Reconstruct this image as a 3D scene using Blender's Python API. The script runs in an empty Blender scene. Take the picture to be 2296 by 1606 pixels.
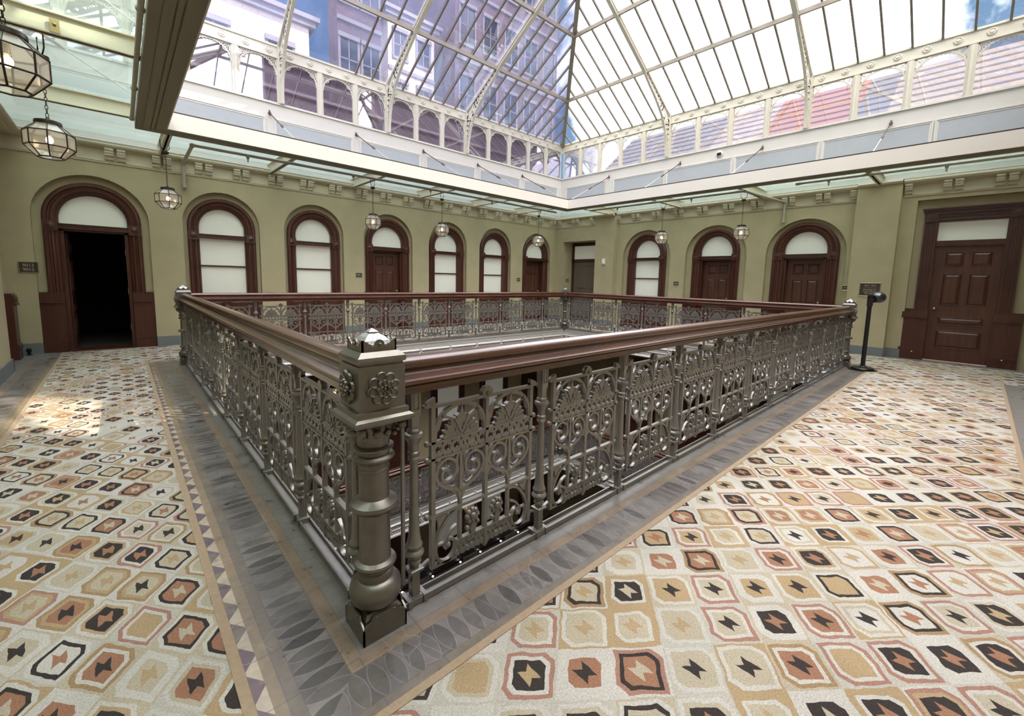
import bpy, bmesh, math, random
from math import pi, sin, cos, radians, sqrt, hypot
from mathutils import Vector, Matrix

random.seed(7)
S = bpy.context.scene
COL = S.collection

# ------------------------------------------------------------------ camera
cam_d = bpy.data.cameras.new('camera')
cam_d.sensor_width = 36.0
cam_d.lens = 14.998
cam_d.shift_x = -0.00826
cam_d.shift_y = -0.02891
cam_d.clip_start = 0.02
cam_d.clip_end = 500
cam = bpy.data.objects.new('camera', cam_d)
COL.objects.link(cam)
YAW, PITCH, ROLL = 0.8183, -0.1128, 0.0238
CAM = Vector((-0.6605, -1.5005, 1.3593))
_f = Vector((cos(PITCH) * cos(YAW), cos(PITCH) * sin(YAW), sin(PITCH)))
_r = Vector((sin(YAW), -cos(YAW), 0))
_u = _r.cross(_f)
_r2 = cos(ROLL) * _r + sin(ROLL) * _u
_u2 = -sin(ROLL) * _r + cos(ROLL) * _u
M = Matrix((_r2, _u2, -_f)).transposed().to_4x4()
M.translation = CAM
cam.matrix_world = M
S.camera = cam

# ------------------------------------------------------------------ exposure, sky, sun
S.view_settings.view_transform = 'Standard'
S.view_settings.look = 'None'
S.view_settings.gamma = 1.0
S.view_settings.use_curve_mapping = False
S.view_settings.exposure = 1.22
S.cycles.use_denoising = True
S.cycles.max_bounces = 10
S.cycles.diffuse_bounces = 5
S.cycles.glossy_bounces = 4
S.cycles.transparent_max_bounces = 24
S.cycles.sample_clamp_indirect = 8.0
S.cycles.caustics_reflective = False
S.cycles.caustics_refractive = False

SKY_BLUE = (0.16, 0.50, 1.0, 1)
SKY_WHITE = (1.0, 0.99, 1.0, 1)
SKY_STRENGTH = 1.0
world = bpy.data.worlds.new('sky')
S.world = world
world.use_nodes = True
wt = world.node_tree
wt.nodes.clear()
w_out = wt.nodes.new('ShaderNodeOutputWorld')
w_bg = wt.nodes.new('ShaderNodeBackground')
w_tc = wt.nodes.new('ShaderNodeTexCoord')
w_n = wt.nodes.new('ShaderNodeTexNoise')
w_n.inputs['Scale'].default_value = 4.5
w_n.inputs['Detail'].default_value = 6.0
w_n.inputs['Roughness'].default_value = 0.6
w_sep = wt.nodes.new('ShaderNodeSeparateXYZ')
wt.links.new(w_tc.outputs['Generated'], w_n.inputs['Vector'])
wt.links.new(w_tc.outputs['Generated'], w_sep.inputs[0])
w_dot = wt.nodes.new('ShaderNodeVectorMath'); w_dot.operation = 'DOT_PRODUCT'      # bright bank of cloud around this bearing
w_dot.inputs[1].default_value = (0.829, 0.342, 0.442)
wt.links.new(w_tc.outputs['Generated'], w_dot.inputs[0])
w_lobe = wt.nodes.new('ShaderNodeMapRange')
w_lobe.inputs['From Min'].default_value = 0.935; w_lobe.inputs['From Max'].default_value = 0.997
w_lobe.inputs['To Min'].default_value = -0.42; w_lobe.inputs['To Max'].default_value = 0.75
wt.links.new(w_dot.outputs['Value'], w_lobe.inputs['Value'])
w_back = wt.nodes.new('ShaderNodeMapRange')                                           # overcast behind and overhead
w_back.inputs['From Min'].default_value = 0.05; w_back.inputs['From Max'].default_value = -0.45
w_back.inputs['To Min'].default_value = 0.0; w_back.inputs['To Max'].default_value = 0.75
wt.links.new(w_sep.outputs['Y'], w_back.inputs['Value'])
w_up = wt.nodes.new('ShaderNodeMapRange')
w_up.inputs['From Min'].default_value = 0.55; w_up.inputs['From Max'].default_value = 0.85
w_up.inputs['To Min'].default_value = 0.0; w_up.inputs['To Max'].default_value = 1.3
wt.links.new(w_sep.outputs['Z'], w_up.inputs['Value'])
w_a1 = wt.nodes.new('ShaderNodeMath'); w_a1.operation = 'ADD'
wt.links.new(w_back.outputs[0], w_a1.inputs[0]); wt.links.new(w_up.outputs[0], w_a1.inputs[1])
w_a2 = wt.nodes.new('ShaderNodeMath'); w_a2.operation = 'ADD'
wt.links.new(w_a1.outputs[0], w_a2.inputs[0]); wt.links.new(w_lobe.outputs[0], w_a2.inputs[1])
w_a3 = wt.nodes.new('ShaderNodeMath'); w_a3.operation = 'ADD'
w_a3.inputs[1].default_value = -0.62
wt.links.new(w_a2.outputs[0], w_a3.inputs[0])
w_m1 = wt.nodes.new('ShaderNodeMath'); w_m1.operation = 'MULTIPLY_ADD'
wt.links.new(w_n.outputs['Fac'], w_m1.inputs[0])
w_m1.inputs[1].default_value = 1.7
wt.links.new(w_a3.outputs[0], w_m1.inputs[2])
w_m1.use_clamp = True
w_mix = wt.nodes.new('ShaderNodeMix'); w_mix.data_type = 'RGBA'
w_mix.inputs['A'].default_value = (0.10, 0.17, 0.27, 1)
w_mix.inputs['B'].default_value = (5.0, 4.88, 4.75, 1)
wt.links.new(w_m1.outputs[0], w_mix.inputs['Factor'])
wt.links.new(w_mix.outputs['Result'], w_bg.inputs['Color'])
w_bg.inputs['Strength'].default_value = SKY_STRENGTH
wt.links.new(w_bg.outputs[0], w_out.inputs[0])

sun_d = bpy.data.lights.new('sun', 'SUN')
sun_d.energy = 5.0
sun_d.color = (1.0, 0.9, 0.72)
sun_d.angle = radians(0.6)
sun = bpy.data.objects.new('sun', sun_d)
COL.objects.link(sun)
SUN_DIR = Vector((0.5, -0.6, 0.62)).normalized()
sun.rotation_euler = SUN_DIR.to_track_quat('Z', 'Y').to_euler()
sun.location = (20, -20, 40)

# ------------------------------------------------------------------ dimensions (metres)
A, B = 8.49, 6.457           # the light well, post centre to post centre
XL, XR, YF, YB = -1.95, 10.655, -2.32, 8.687
DEEP = 0.10                  # niche depth
Z_SILL, Z_EAVE = 4.835, 5.96
FLOOR2 = -3.68

# ------------------------------------------------------------------ mesh helper
class MB:
    def __init__(s):
        s.v = []; s.f = []; s.T = None
    def add(s, pts, faces):
        o = len(s.v)
        if s.T: pts = [s.T(*p) for p in pts]
        s.v += [tuple(p) for p in pts]
        s.f += [tuple(i + o for i in f) for f in faces]
    def box(s, x0, x1, y0, y1, z0, z1):
        p = [(x, y, z) for z in (z0, z1) for y in (y0, y1) for x in (x0, x1)]
        s.add(p, [(0, 2, 3, 1), (4, 5, 7, 6), (0, 1, 5, 4), (2, 6, 7, 3), (0, 4, 6, 2), (1, 3, 7, 5)])
    def cbox(s, c, d):
        s.box(c[0] - d[0] / 2, c[0] + d[0] / 2, c[1] - d[1] / 2, c[1] + d[1] / 2, c[2] - d[2] / 2, c[2] + d[2] / 2)
    def frustum(s, h0, z0, h1, z1, cx=0, cy=0):
        p = [(cx + a * h, cy + b * h, z) for h, z in ((h0, z0), (h1, z1)) for a, b in ((-1, -1), (1, -1), (1, 1), (-1, 1))]
        s.add(p, [(3, 2, 1, 0), (4, 5, 6, 7)] + [(i, (i + 1) % 4, 4 + (i + 1) % 4, 4 + i) for i in range(4)])
    def sqstack(s, prof, cx=0, cy=0):
        # stack of square sections (half width, z)
        n = len(prof)
        p = [(cx + a * h, cy + b * h, z) for h, z in prof for a, b in ((-1, -1), (1, -1), (1, 1), (-1, 1))]
        fs = [(3, 2, 1, 0), tuple(4 * (n - 1) + i for i in range(4))]
        for k in range(n - 1):
            fs += [(4 * k + i, 4 * k + (i + 1) % 4, 4 * k + 4 + (i + 1) % 4, 4 * k + 4 + i) for i in range(4)]
        s.add(p, fs)
    def extr(s, poly, fn, c0, c1, caps=True):
        n = len(poly)
        p = [fn(a, b, c0) for a, b in poly] + [fn(a, b, c1) for a, b in poly]
        fs = [(i, (i + 1) % n, n + (i + 1) % n, n + i) for i in range(n)]
        if caps: fs += [tuple(range(n))[::-1], tuple(range(n, 2 * n))]
        s.add(p, fs)
    def lathe(s, prof, n=24, cx=0, cy=0, ph=0):
        p = []
        for r, z in prof:
            p += [(cx + r * cos(ph + 2 * pi * i / n), cy + r * sin(ph + 2 * pi * i / n), z) for i in range(n)]
        m = len(prof)
        fs = [tuple(range(n))[::-1], tuple(n * (m - 1) + i for i in range(n))]
        for k in range(m - 1):
            fs += [(k * n + i, k * n + (i + 1) % n, (k + 1) * n + (i + 1) % n, (k + 1) * n + i) for i in range(n)]
        s.add(p, fs)
    def ball(s, c, r, n=10, m=6, sz=1):
        prof = [(max(1e-4, r * sin(pi * k / m)), -r * sz * cos(pi * k / m)) for k in range(m + 1)]
        o = len(s.v)
        T = s.T; s.T = None
        t = MB(); t.lathe(prof, n)
        s.T = T
        s.add([(x + c[0], y + c[1], z + c[2]) for x, y, z in t.v], t.f)
    def tube(s, pts, r, n=8, closed=False):
        pts = [Vector(p) for p in pts]
        m = len(pts); rings = []
        up = Vector((0, 0, 1))
        for i in range(m):
            a = pts[i - 1] if (i or closed) else pts[i]
            b = pts[(i + 1) % m] if (i < m - 1 or closed) else pts[i]
            t = (b - a).normalized()
            x = t.cross(up)
            if x.length < 1e-3: x = t.cross(Vector((1, 0, 0)))
            x.normalize(); y = x.cross(t)
            rr = r[i] if isinstance(r, (list, tuple)) else r
            rings.append([pts[i] + rr * (cos(2 * pi * k / n) * x + sin(2 * pi * k / n) * y) for k in range(n)])
        p = [q for R in rings for q in R]
        fs = []
        for i in range(m if closed else m - 1):
            j = (i + 1) % m
            fs += [(i * n + k, i * n + (k + 1) % n, j * n + (k + 1) % n, j * n + k) for k in range(n)]
        if not closed: fs += [tuple(range(n))[::-1], tuple((m - 1) * n + k for k in range(n))]
        s.add(p, fs)
    def ribbon(s, pts, w, fn, c0, c1, closed=False):
        m = len(pts); L = []; R = []
        for i in range(m):
            a = pts[i - 1] if (i or closed) else pts[i]
            b = pts[(i + 1) % m] if (i < m - 1 or closed) else pts[i]
            dx, dy = b[0] - a[0], b[1] - a[1]
            l = hypot(dx, dy) or 1
            ww = (w[i] if isinstance(w, (list, tuple)) else w) / 2
            nx, ny = -dy / l * ww, dx / l * ww
            L.append((pts[i][0] + nx, pts[i][1] + ny)); R.append((pts[i][0] - nx, pts[i][1] - ny))
        p = []
        for i in range(m):
            p += [fn(*L[i], c0), fn(*R[i], c0), fn(*R[i], c1), fn(*L[i], c1)]
        fs = []
        for i in range(m if closed else m - 1):
            j = (i + 1) % m
            fs += [(4 * i + k, 4 * i + (k + 1) % 4, 4 * j + (k + 1) % 4, 4 * j + k) for k in range(4)]
        if not closed: fs += [(3, 2, 1, 0), tuple(4 * (m - 1) + k for k in range(4))]
        s.add(p, fs)
    def holecell(s, rect, hole, fn, c0, c1):
        # rectangular plate cell with a polygonal hole (hole: points round the centre)
        a0, a1, b0, b1 = rect
        ca, cb = (a0 + a1) / 2, (b0 + b1) / 2
        n = len(hole); out = []
        for (ha, hb) in hole:
            dx, dy = ha - ca, hb - cb
            k = min((a1 - ca) / abs(dx) if abs(dx) > 1e-9 else 1e9, (b1 - cb) / abs(dy) if abs(dy) > 1e-9 else 1e9)
            out.append((ca + dx * k, cb + dy * k))
        p = [fn(*q, c0) for q in hole] + [fn(*q, c1) for q in hole] + [fn(*q, c0) for q in out] + [fn(*q, c1) for q in out]
        fs = []
        for i in range(n):
            j = (i + 1) % n
            fs += [(i, j, n + j, n + i), (2 * n + i, 2 * n + j, j, i), (n + i, n + j, 3 * n + j, 3 * n + i), (3 * n + i, 3 * n + j, 2 * n + j, 2 * n + i)]
        s.add(p, fs)
    def loops(s, loops, closed=True, wrap=False):
        # connect successive point loops
        n = len(loops[0]); p = [q for L in loops for q in L]; fs = []
        m = len(loops)
        for k in range(m if wrap else m - 1):
            k2 = (k + 1) % m
            for i in range(n if closed else n - 1):
                j = (i + 1) % n
                fs.append((k * n + i, k * n + j, k2 * n + j, k2 * n + i))
        s.add(p, fs)
    def mesh(s, name, m=None, smooth=None):
        me = bpy.data.meshes.new(name)
        me.from_pydata(s.v, [], s.f)
        bm = bmesh.new(); bm.from_mesh(me)
        bmesh.ops.recalc_face_normals(bm, faces=bm.faces)
        bm.to_mesh(me); bm.free()
        if m: me.materials.append(m)
        if smooth:
            me.shade_smooth()
            me.set_sharp_from_angle(angle=radians(smooth))
        return me

def catmull(P, n=6):
    out = []
    Q = [P[0]] + list(P) + [P[-1]]
    for i in range(1, len(Q) - 2):
        p0, p1, p2, p3 = Q[i - 1], Q[i], Q[i + 1], Q[i + 2]
        for k in range(n):
            t = k / n
            out.append(tuple(0.5 * (2 * p1[d] + (p2[d] - p0[d]) * t + (2 * p0[d] - 5 * p1[d] + 4 * p2[d] - p3[d]) * t * t
                             + (3 * p1[d] - p0[d] - 3 * p2[d] + p3[d]) * t ** 3) for d in range(len(p1))))
    out.append(tuple(P[-1]))
    return out

XZ = lambda a, b, c: (a, c, b)

def obj(name, mb, m=None, parent=None, smooth=None, loc=None, rotz=0):
    me = mb.mesh(name, m, smooth) if isinstance(mb, MB) else mb
    o = bpy.data.objects.new(name, me)
    COL.objects.link(o)
    if parent: o.parent = parent
    if loc: o.location = loc
    if rotz: o.rotation_euler = (0, 0, rotz)
    return o
def tag(o, label, cat, group=None):
    o['label'] = label; o['category'] = cat
    if group: o['group'] = group
    return o
def thing(name, label, cat, loc=(0, 0, 0), rotz=0, group=None):
    o = bpy.data.objects.new(name, None)
    o.empty_display_size = 0.1
    COL.objects.link(o)
    o.location = loc; o.rotation_euler = (0, 0, rotz)
    return tag(o, label, cat, group)
def struct(name, mb=None, m=None, smooth=None, parent=None):
    if mb is None:
        o = bpy.data.objects.new(name, None); COL.objects.link(o)
    else:
        o = obj(name, mb, m, parent, smooth)
    if not parent: o['kind'] = 'structure'
    return o
KIDS = {}
def dup(root, loc, rotz, label=None, group=None):
    kids = {}
    for o in bpy.data.objects:
        if o.parent: kids.setdefault(o.parent.name, []).append(o)
    def rec(o, par):
        c = o.copy(); COL.objects.link(c)
        if par: c.parent = par
        for ch in kids.get(o.name, []): rec(ch, c)
        return c
    r = rec(root, None)
    r.location = loc; r.rotation_euler = (0, 0, rotz)
    if label: r['label'] = label
    if group: r['group'] = group
    return r

# ------------------------------------------------------------------ materials
class X:
    """tiny expression wrapper over Math nodes"""
    nt = None
    def __init__(s, sock): s.s = sock
    @staticmethod
    def n(op, *args, clamp=False):
        nd = X.nt.nodes.new('ShaderNodeMath'); nd.operation = op; nd.use_clamp = clamp
        for i, a in enumerate(args):
            if isinstance(a, X): X.nt.links.new(a.s, nd.inputs[i])
            else: nd.inputs[i].default_value = a
        return X(nd.outputs[0])
    def __add__(a, b): return X.n('ADD', a, b)
    def __radd__(a, b): return X.n('ADD', a, b)
    def __sub__(a, b): return X.n('SUBTRACT', a, b)
    def __rsub__(a, b): return X.n('SUBTRACT', b, a)
    def __mul__(a, b): return X.n('MULTIPLY', a, b)
    def __rmul__(a, b): return X.n('MULTIPLY', a, b)
    def __truediv__(a, b): return X.n('DIVIDE', a, b)
    def __lt__(a, b): return X.n('LESS_THAN', a, b)
    def __gt__(a, b): return X.n('GREATER_THAN', a, b)
def xabs(a): return X.n('ABSOLUTE', a)
def xfl(a): return X.n('FLOOR', a)
def xfr(a): return X.n('FRACT', a)
def xmax(a, b): return X.n('MAXIMUM', a, b)
def xmin(a, b): return X.n('MINIMUM', a, b)
def xif(c, a, b):     # scalar select
    nd = X.nt.nodes.new('ShaderNodeMix'); nd.data_type = 'FLOAT'
    for k, v in (('Factor', c), ('A', b), ('B', a)):
        if isinstance(v, X): X.nt.links.new(v.s, nd.inputs[k])
        else: nd.inputs[k].default_value = v
    return X(nd.outputs[0])
def cmix(c, a, b):    # colour select: c=1 -> a
    nd = X.nt.nodes.new('ShaderNodeMix'); nd.data_type = 'RGBA'
    if isinstance(c, X): X.nt.links.new(c.s, nd.inputs['Factor'])
    else: nd.inputs['Factor'].default_value = c
    for k, v in (('A', b), ('B', a)):
        if isinstance(v, tuple): nd.inputs[k].default_value = (*v, 1)
        else: X.nt.links.new(v, nd.inputs[k])
    return nd.outputs['Result']
def cmul(col, fac):
    nd = X.nt.nodes.new('ShaderNodeVectorMath'); nd.operation = 'SCALE'
    X.nt.links.new(col, nd.inputs[0]); X.nt.links.new(fac.s, nd.inputs['Scale'])
    return nd.outputs[0]
def coords():
    tc = X.nt.nodes.new('ShaderNodeTexCoord')
    sp = X.nt.nodes.new('ShaderNodeSeparateXYZ')
    X.nt.links.new(tc.outputs['Object'], sp.inputs[0])
    return tc.outputs['Object'], X(sp.outputs[0]), X(sp.outputs[1]), X(sp.outputs[2])
def comb(x, y, z=0.0):
    nd = X.nt.nodes.new('ShaderNodeCombineXYZ')
    for i, v in enumerate((x, y, z)):
        if isinstance(v, X): X.nt.links.new(v.s, nd.inputs[i])
        else: nd.inputs[i].default_value = v
    return nd.outputs[0]
def noise(vec, scale, detail=3, rough=0.5):
    nd = X.nt.nodes.new('ShaderNodeTexNoise')
    nd.inputs['Scale'].default_value = scale; nd.inputs['Detail'].default_value = detail
    nd.inputs['Roughness'].default_value = rough
    if vec is not None: X.nt.links.new(vec, nd.inputs['Vector'])
    return X(nd.outputs['Fac'])
def white(vec):
    nd = X.nt.nodes.new('ShaderNodeTexWhiteNoise'); nd.noise_dimensions = '3D'
    X.nt.links.new(vec, nd.inputs['Vector'])
    sp = X.nt.nodes.new('ShaderNodeSeparateColor')
    X.nt.links.new(nd.outputs['Color'], sp.inputs[0])
    return X(nd.outputs['Value']), X(sp.outputs[0]), X(sp.outputs[1]), X(sp.outputs[2])
def new_mat(name):
    m = bpy.data.materials.new(name); m.use_nodes = True
    X.nt = m.node_tree
    return m, m.node_tree.nodes['Principled BSDF']
def bump(bsdf, h, strength=0.3, dist=0.01):
    nd = X.nt.nodes.new('ShaderNodeBump')
    nd.inputs['Strength'].default_value = strength; nd.inputs['Distance'].default_value = dist
    X.nt.links.new(h.s, nd.inputs['Height'])
    X.nt.links.new(nd.outputs[0], bsdf.inputs['Normal'])
def plain(name, col, rough=0.6, metal=0.0, var=0.12, scale=12, bmp=0.0, coat=0.0, spec=0.5):
    m, b = new_mat(name)
    v, x, y, z = coords()
    f = noise(v, scale, 4)
    c = cmul(cmix(1.0, col, col), f * (2 * var) + (1 - var))
    X.nt.links.new(c, b.inputs['Base Color'])
    b.inputs['Roughness'].default_value = rough
    b.inputs['Metallic'].default_value = metal
    b.inputs['Specular IOR Level'].default_value = spec
    b.inputs['Coat Weight'].default_value = coat
    if bmp: bump(b, noise(v, scale * 10, 3), bmp, 0.004)
    return m
def wood(name, c1, c2, rough=0.35, coat=0.3, axis=2, scale=1.0):
    m, b = new_mat(name)
    v, x, y, z = coords()
    k = [26.0, 26.0, 26.0]; k[axis] = 1.6
    vec = comb(x * (k[0] * scale), y * (k[1] * scale), z * (k[2] * scale))
    f = noise(vec, 1.0, 5, 0.6)
    g = noise(v, 2.5, 2)
    c = cmix(X.n('MULTIPLY_ADD', f, 2.4, -0.7, clamp=True), c2, c1)
    X.nt.links.new(cmul(c, g * 0.5 + 0.75), b.inputs['Base Color'])
    b.inputs['Roughness'].default_value = rough
    b.inputs['Coat Weight'].default_value = coat
    b.inputs['Coat Roughness'].default_value = 0.25
    bump(b, f, 0.06, 0.002)
    return m
def emit(name, col, st):
    m = bpy.data.materials.new(name); m.use_nodes = True
    nt = m.node_tree; nt.nodes.clear()
    e = nt.nodes.new('ShaderNodeEmission'); o = nt.nodes.new('ShaderNodeOutputMaterial')
    e.inputs[0].default_value = (*col, 1); e.inputs[1].default_value = st
    nt.links.new(e.outputs[0], o.inputs[0])
    return m
def glass(name, tint, refl=0.06, edge=0.6, rough=0.02, milk=0.0, milkcol=(0.8, 0.8, 0.8), clouds=0.0):
    """thin sheet: tinted see-through, glossy at grazing angles, optional milky film"""
    m = bpy.data.materials.new(name); m.use_nodes = True
    nt = m.node_tree; nt.nodes.clear(); X.nt = nt
    o = nt.nodes.new('ShaderNodeOutputMaterial')
    tr = nt.nodes.new('ShaderNodeBsdfTransparent'); tr.inputs[0].default_value = (*tint, 1)
    gl = nt.nodes.new('ShaderNodeBsdfGlossy'); gl.inputs['Roughness'].default_value = rough
    gl.inputs[0].default_value = (0.9, 0.92, 1, 1)
    base = tr.outputs[0]
    if milk:
        df = nt.nodes.new('ShaderNodeBsdfTranslucent'); df.inputs[0].default_value = (*milkcol, 1)
        d2 = nt.nodes.new('ShaderNodeBsdfDiffuse'); d2.inputs[0].default_value = (*milkcol, 1)
        md = nt.nodes.new('ShaderNodeMixShader'); md.inputs[0].default_value = 0.5
        nt.links.new(df.outputs[0], md.inputs[1]); nt.links.new(d2.outputs[0], md.inputs[2])
        mx = nt.nodes.new('ShaderNodeMixShader')
        mx.inputs[0].default_value = milk
        if clouds:
            tc = nt.nodes.new('ShaderNodeTexCoord')
            f = noise(tc.outputs['Object'], clouds, 4)
            f = X.n('MULTIPLY_ADD', f, milk * 3.0, -milk * 0.8, clamp=True)
            nt.links.new(f.s, mx.inputs[0])
        nt.links.new(base, mx.inputs[1]); nt.links.new(md.outputs[0], mx.inputs[2])
        base = mx.outputs[0]
    lw = nt.nodes.new('ShaderNodeLayerWeight'); lw.inputs['Blend'].default_value = 0.35
    mr = nt.nodes.new('ShaderNodeMapRange')
    mr.inputs['To Min'].default_value = refl; mr.inputs['To Max'].default_value = edge
    nt.links.new(lw.outputs['Fresnel'], mr.inputs['Value'])
    mix = nt.nodes.new('ShaderNodeMixShader')
    nt.links.new(mr.outputs[0], mix.inputs[0]); nt.links.new(base, mix.inputs[1]); nt.links.new(gl.outputs[0], mix.inputs[2])
    nt.links.new(mix.outputs[0], o.inputs[0])
    return m

def carpet_material():
    m, b = new_mat('carpet_wool')
    v, x, y, z = coords()
    wob = noise(v, 14, 2); wob2 = noise(comb(y, x, 5.0), 14, 2)
    x1 = x + (wob - 0.5) * 0.022; y1 = y + (wob2 - 0.5) * 0.022
    isl = X.n('MULTIPLY', x < -0.43, y > -0.25)
    ka = xif(isl, 0.113, 0.152); kb = xif(isl, 0.140, 0.1245)
    xa = x1 / ka; yb = y1 / kb
    u = (xa - yb) * 0.5 - xif(isl, 0.03, 0.24) + 0.5
    w = (xa + yb) * 0.5 - xif(isl, 0.04, 0.66) + 0.5
    cu = xfl(u); cw = xfl(w)
    pu = u - cu - 0.5; pw = w - cw - 0.5
    r0, r1, r2, r3 = white(comb(cu, cw, 1.5))
    q0, q1, q2, q3 = white(comb(cu, cw, 7.5))
    d = xmax(xmax(xabs(pu), xabs(pw)), xabs(pu + pw) * 0.64)
    WHITE = (0.37, 0.35, 0.315); CREAM = (0.315, 0.275, 0.205); TAN = (0.23, 0.155, 0.085); SAND = (0.28, 0.205, 0.12)
    RUST = (0.225, 0.118, 0.074); BLACK = (0.033, 0.027, 0.025); PINK = (0.245, 0.135, 0.105); GREY = (0.33, 0.31, 0.27)
    base = cmix(r0 < 0.34, GREY, cmix(r0 < 0.50, SAND, cmix(r0 < 0.72, CREAM, WHITE)))
    dark2 = (r2 < 0.24)
    whit2 = X.n('MULTIPLY', r2 > 0.24, r2 < 0.72)
    b2 = cmix(dark2, BLACK, cmix(whit2, WHITE, cmix(r1 < 0.5, CREAM, SAND)))
    b1 = cmix(whit2, cmix(r1 < 0.32, PINK, cmix(r1 < 0.5, SAND, cmix(r1 < 0.6, TAN, WHITE))), cmix(r1 < 0.70, WHITE, cmix(r1 < 0.85, PINK, TAN)))
    darkc = X.n('MULTIPLY', r3 < 0.36, r2 > 0.24)
    pale = cmix(q0 < 0.40, CREAM, cmix(q0 < 0.62, RUST, cmix(q0 < 0.8, WHITE, SAND)))
    cen = cmix(darkc, BLACK, pale)
    sp = cmix(q1 < 0.7, RUST, cmix(q1 < 0.85, SAND, CREAM))
    rustc = X.n('MULTIPLY', q0 > 0.40, q0 < 0.62)
    sd = cmix(X.n('MULTIPLY', q2 < 0.62, r2 > 0.24), BLACK, cmix(rustc, CREAM, cmix(q2 < 0.8, RUST, SAND)))
    star_c = cmix(darkc, sp, cmix(q0 < 0.40, cmix(q2 < 0.35, sd, SAND), sd))
    k = 1 / 0.30
    su = pu * k; sv = pw * k
    star = X.n('MULTIPLY', xabs(su + sv) < 0.56,
               1.0 - xmax(X.n('MULTIPLY', su < -0.2, sv > 0.2), X.n('MULTIPLY', su > 0.2, sv < -0.2)))
    star = X.n('MULTIPLY', star, xmax(xabs(su), xabs(sv)) < 0.86)
    c = cmix(star, star_c, cen)
    c = cmix(d > 0.295, b2, c)
    c = cmix(d > 0.372, b1, c)
    c = cmix(d > 0.452, base, c)
    sp1 = noise(v, 240, 2); sp2 = noise(v, 5, 3)
    fleck = X.n('MULTIPLY_ADD', noise(v, 150, 4, 0.7), 1.3, 0.35)
    c = cmul(c, X.n('MULTIPLY', fleck, sp2 * 0.3 + 0.85))
    X.nt.links.new(c, b.inputs['Base Color'])
    b.inputs['Roughness'].default_value = 0.95
    b.inputs['Specular IOR Level'].default_value = 0.1
    bump(b, sp1, 0.5, 0.006)
    return m

def tile_material():
    m, b = new_mat('floor_tiles')
    v, x, y, z = coords()
    dx = xmax(0.0 - x, x - A); dy = xmax(0.0 - y, y - B)
    side = dy > dx
    d = xmax(dx, dy)
    s = xif(side, x, y)
    near = d < 0.9
    e = xif(near, 0.45 - d, d - 1.37)
    rw, _, _, _ = white(comb(xfl(s / 0.085), xfl(e / 0.3), 3.0))
    rb, _, _, _ = white(comb(xfl(s / 0.23), xfl(e / 0.05), 9.0))
    # saw-tooth border
    t = xabs(xfr(s / 0.15) - 0.5) * 2.0
    tooth = X.n('MULTIPLY', (e / 0.06) > (0.25 + t * 0.9), e < 0.062)
    PUR = (0.115, 0.08, 0.092); CRM = (0.36, 0.30, 0.23); TANS = (0.22, 0.16, 0.105); GRY = (0.14, 0.117, 0.095)
    DRK = (0.055, 0.048, 0.045); MAR = (0.165, 0.152, 0.142)
    odd = xfr(xfl(s / 0.105) * 0.5) > 0.25
    saw = cmix(tooth, CRM, cmix(odd, PUR, cmix(rb < 0.3, GRY, PUR)))
    wav = noise(v, 9, 3)
    # lens tiles: pointed leaves set across the band, grouted
    ee = (e - 0.215) / 0.076
    q = s / 0.066
    ft = xabs(xfr(q) - 0.5)
    hw = 0.44 - X.n('MULTIPLY', ee, ee) * 0.36
    rl, _, _, _ = white(comb(xfl(q), 2.0, xif(side, 1.0, 4.0)))
    rg2, _, _, _ = white(comb(xfl(q + 0.5), 5.0, xif(side, 2.0, 3.0)))
    DRK2 = (0.150, 0.138, 0.130)
    leaf = cmix(rl, DRK2, DRK)
    gap = cmix(rg2, (0.175, 0.155, 0.145), (0.085, 0.072, 0.075))
    lens = cmix(ft < hw, leaf, gap)
    lens = cmix(X.n('MULTIPLY', xabs(ft - hw) < 0.022, 0.55), (0.23, 0.215, 0.205), lens)
    vo = X.nt.nodes.new('ShaderNodeTexVoronoi'); vo.feature = 'DISTANCE_TO_EDGE'; vo.inputs['Scale'].default_value = 9.0
    X.nt.links.new(v, vo.inputs['Vector'])
    crack = X.n('MULTIPLY', X(vo.outputs['Distance']) < 0.011, noise(v, 2.2, 2) > 0.62)
    joint = X.n('LESS_THAN', xabs(xfr(s / 0.23 + rb * 0.0) - 0.5), 0.012)
    c = cmix(e < 0.062, saw, cmix(rb, TANS, (0.19, 0.145, 0.10)))
    c = cmix(e > 0.10, GRY, c)
    c = cmix(e > 0.14, lens, c)
    c = cmix(e > 0.29, cmix(rb, (0.225, 0.165, 0.115), (0.165, 0.128, 0.098)), c)
    c = cmix(e > 0.345, MAR, c)
    bandline = X.n('LESS_THAN', xmin(xmin(xabs(e - 0.10), xabs(e - 0.14)), xmin(xabs(e - 0.29), xabs(e - 0.345))), 0.0022)
    c = cmix(X.n('MULTIPLY', joint, X.n('MULTIPLY', xmax(e < 0.14, e > 0.29), 0.5)), (0.08, 0.072, 0.062), c)
    c = cmix(bandline * 0.6, (0.10, 0.09, 0.08), c)
    c = cmul(c, X.n('MULTIPLY_ADD', wav, 0.8, 0.62))
    c = cmix(crack * 0.5, (0.26, 0.245, 0.235), c)
    cr = noise(v, 40, 4)
    c = cmul(c, cr * 0.4 + 0.8)
    X.nt.links.new(c, b.inputs['Base Color'])
    rg = X.n('MULTIPLY_ADD', wav, 0.3, 0.17)
    X.nt.links.new(rg.s, b.inputs['Roughness'])
    bump(b, cr, 0.08, 0.004)
    return m

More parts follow.
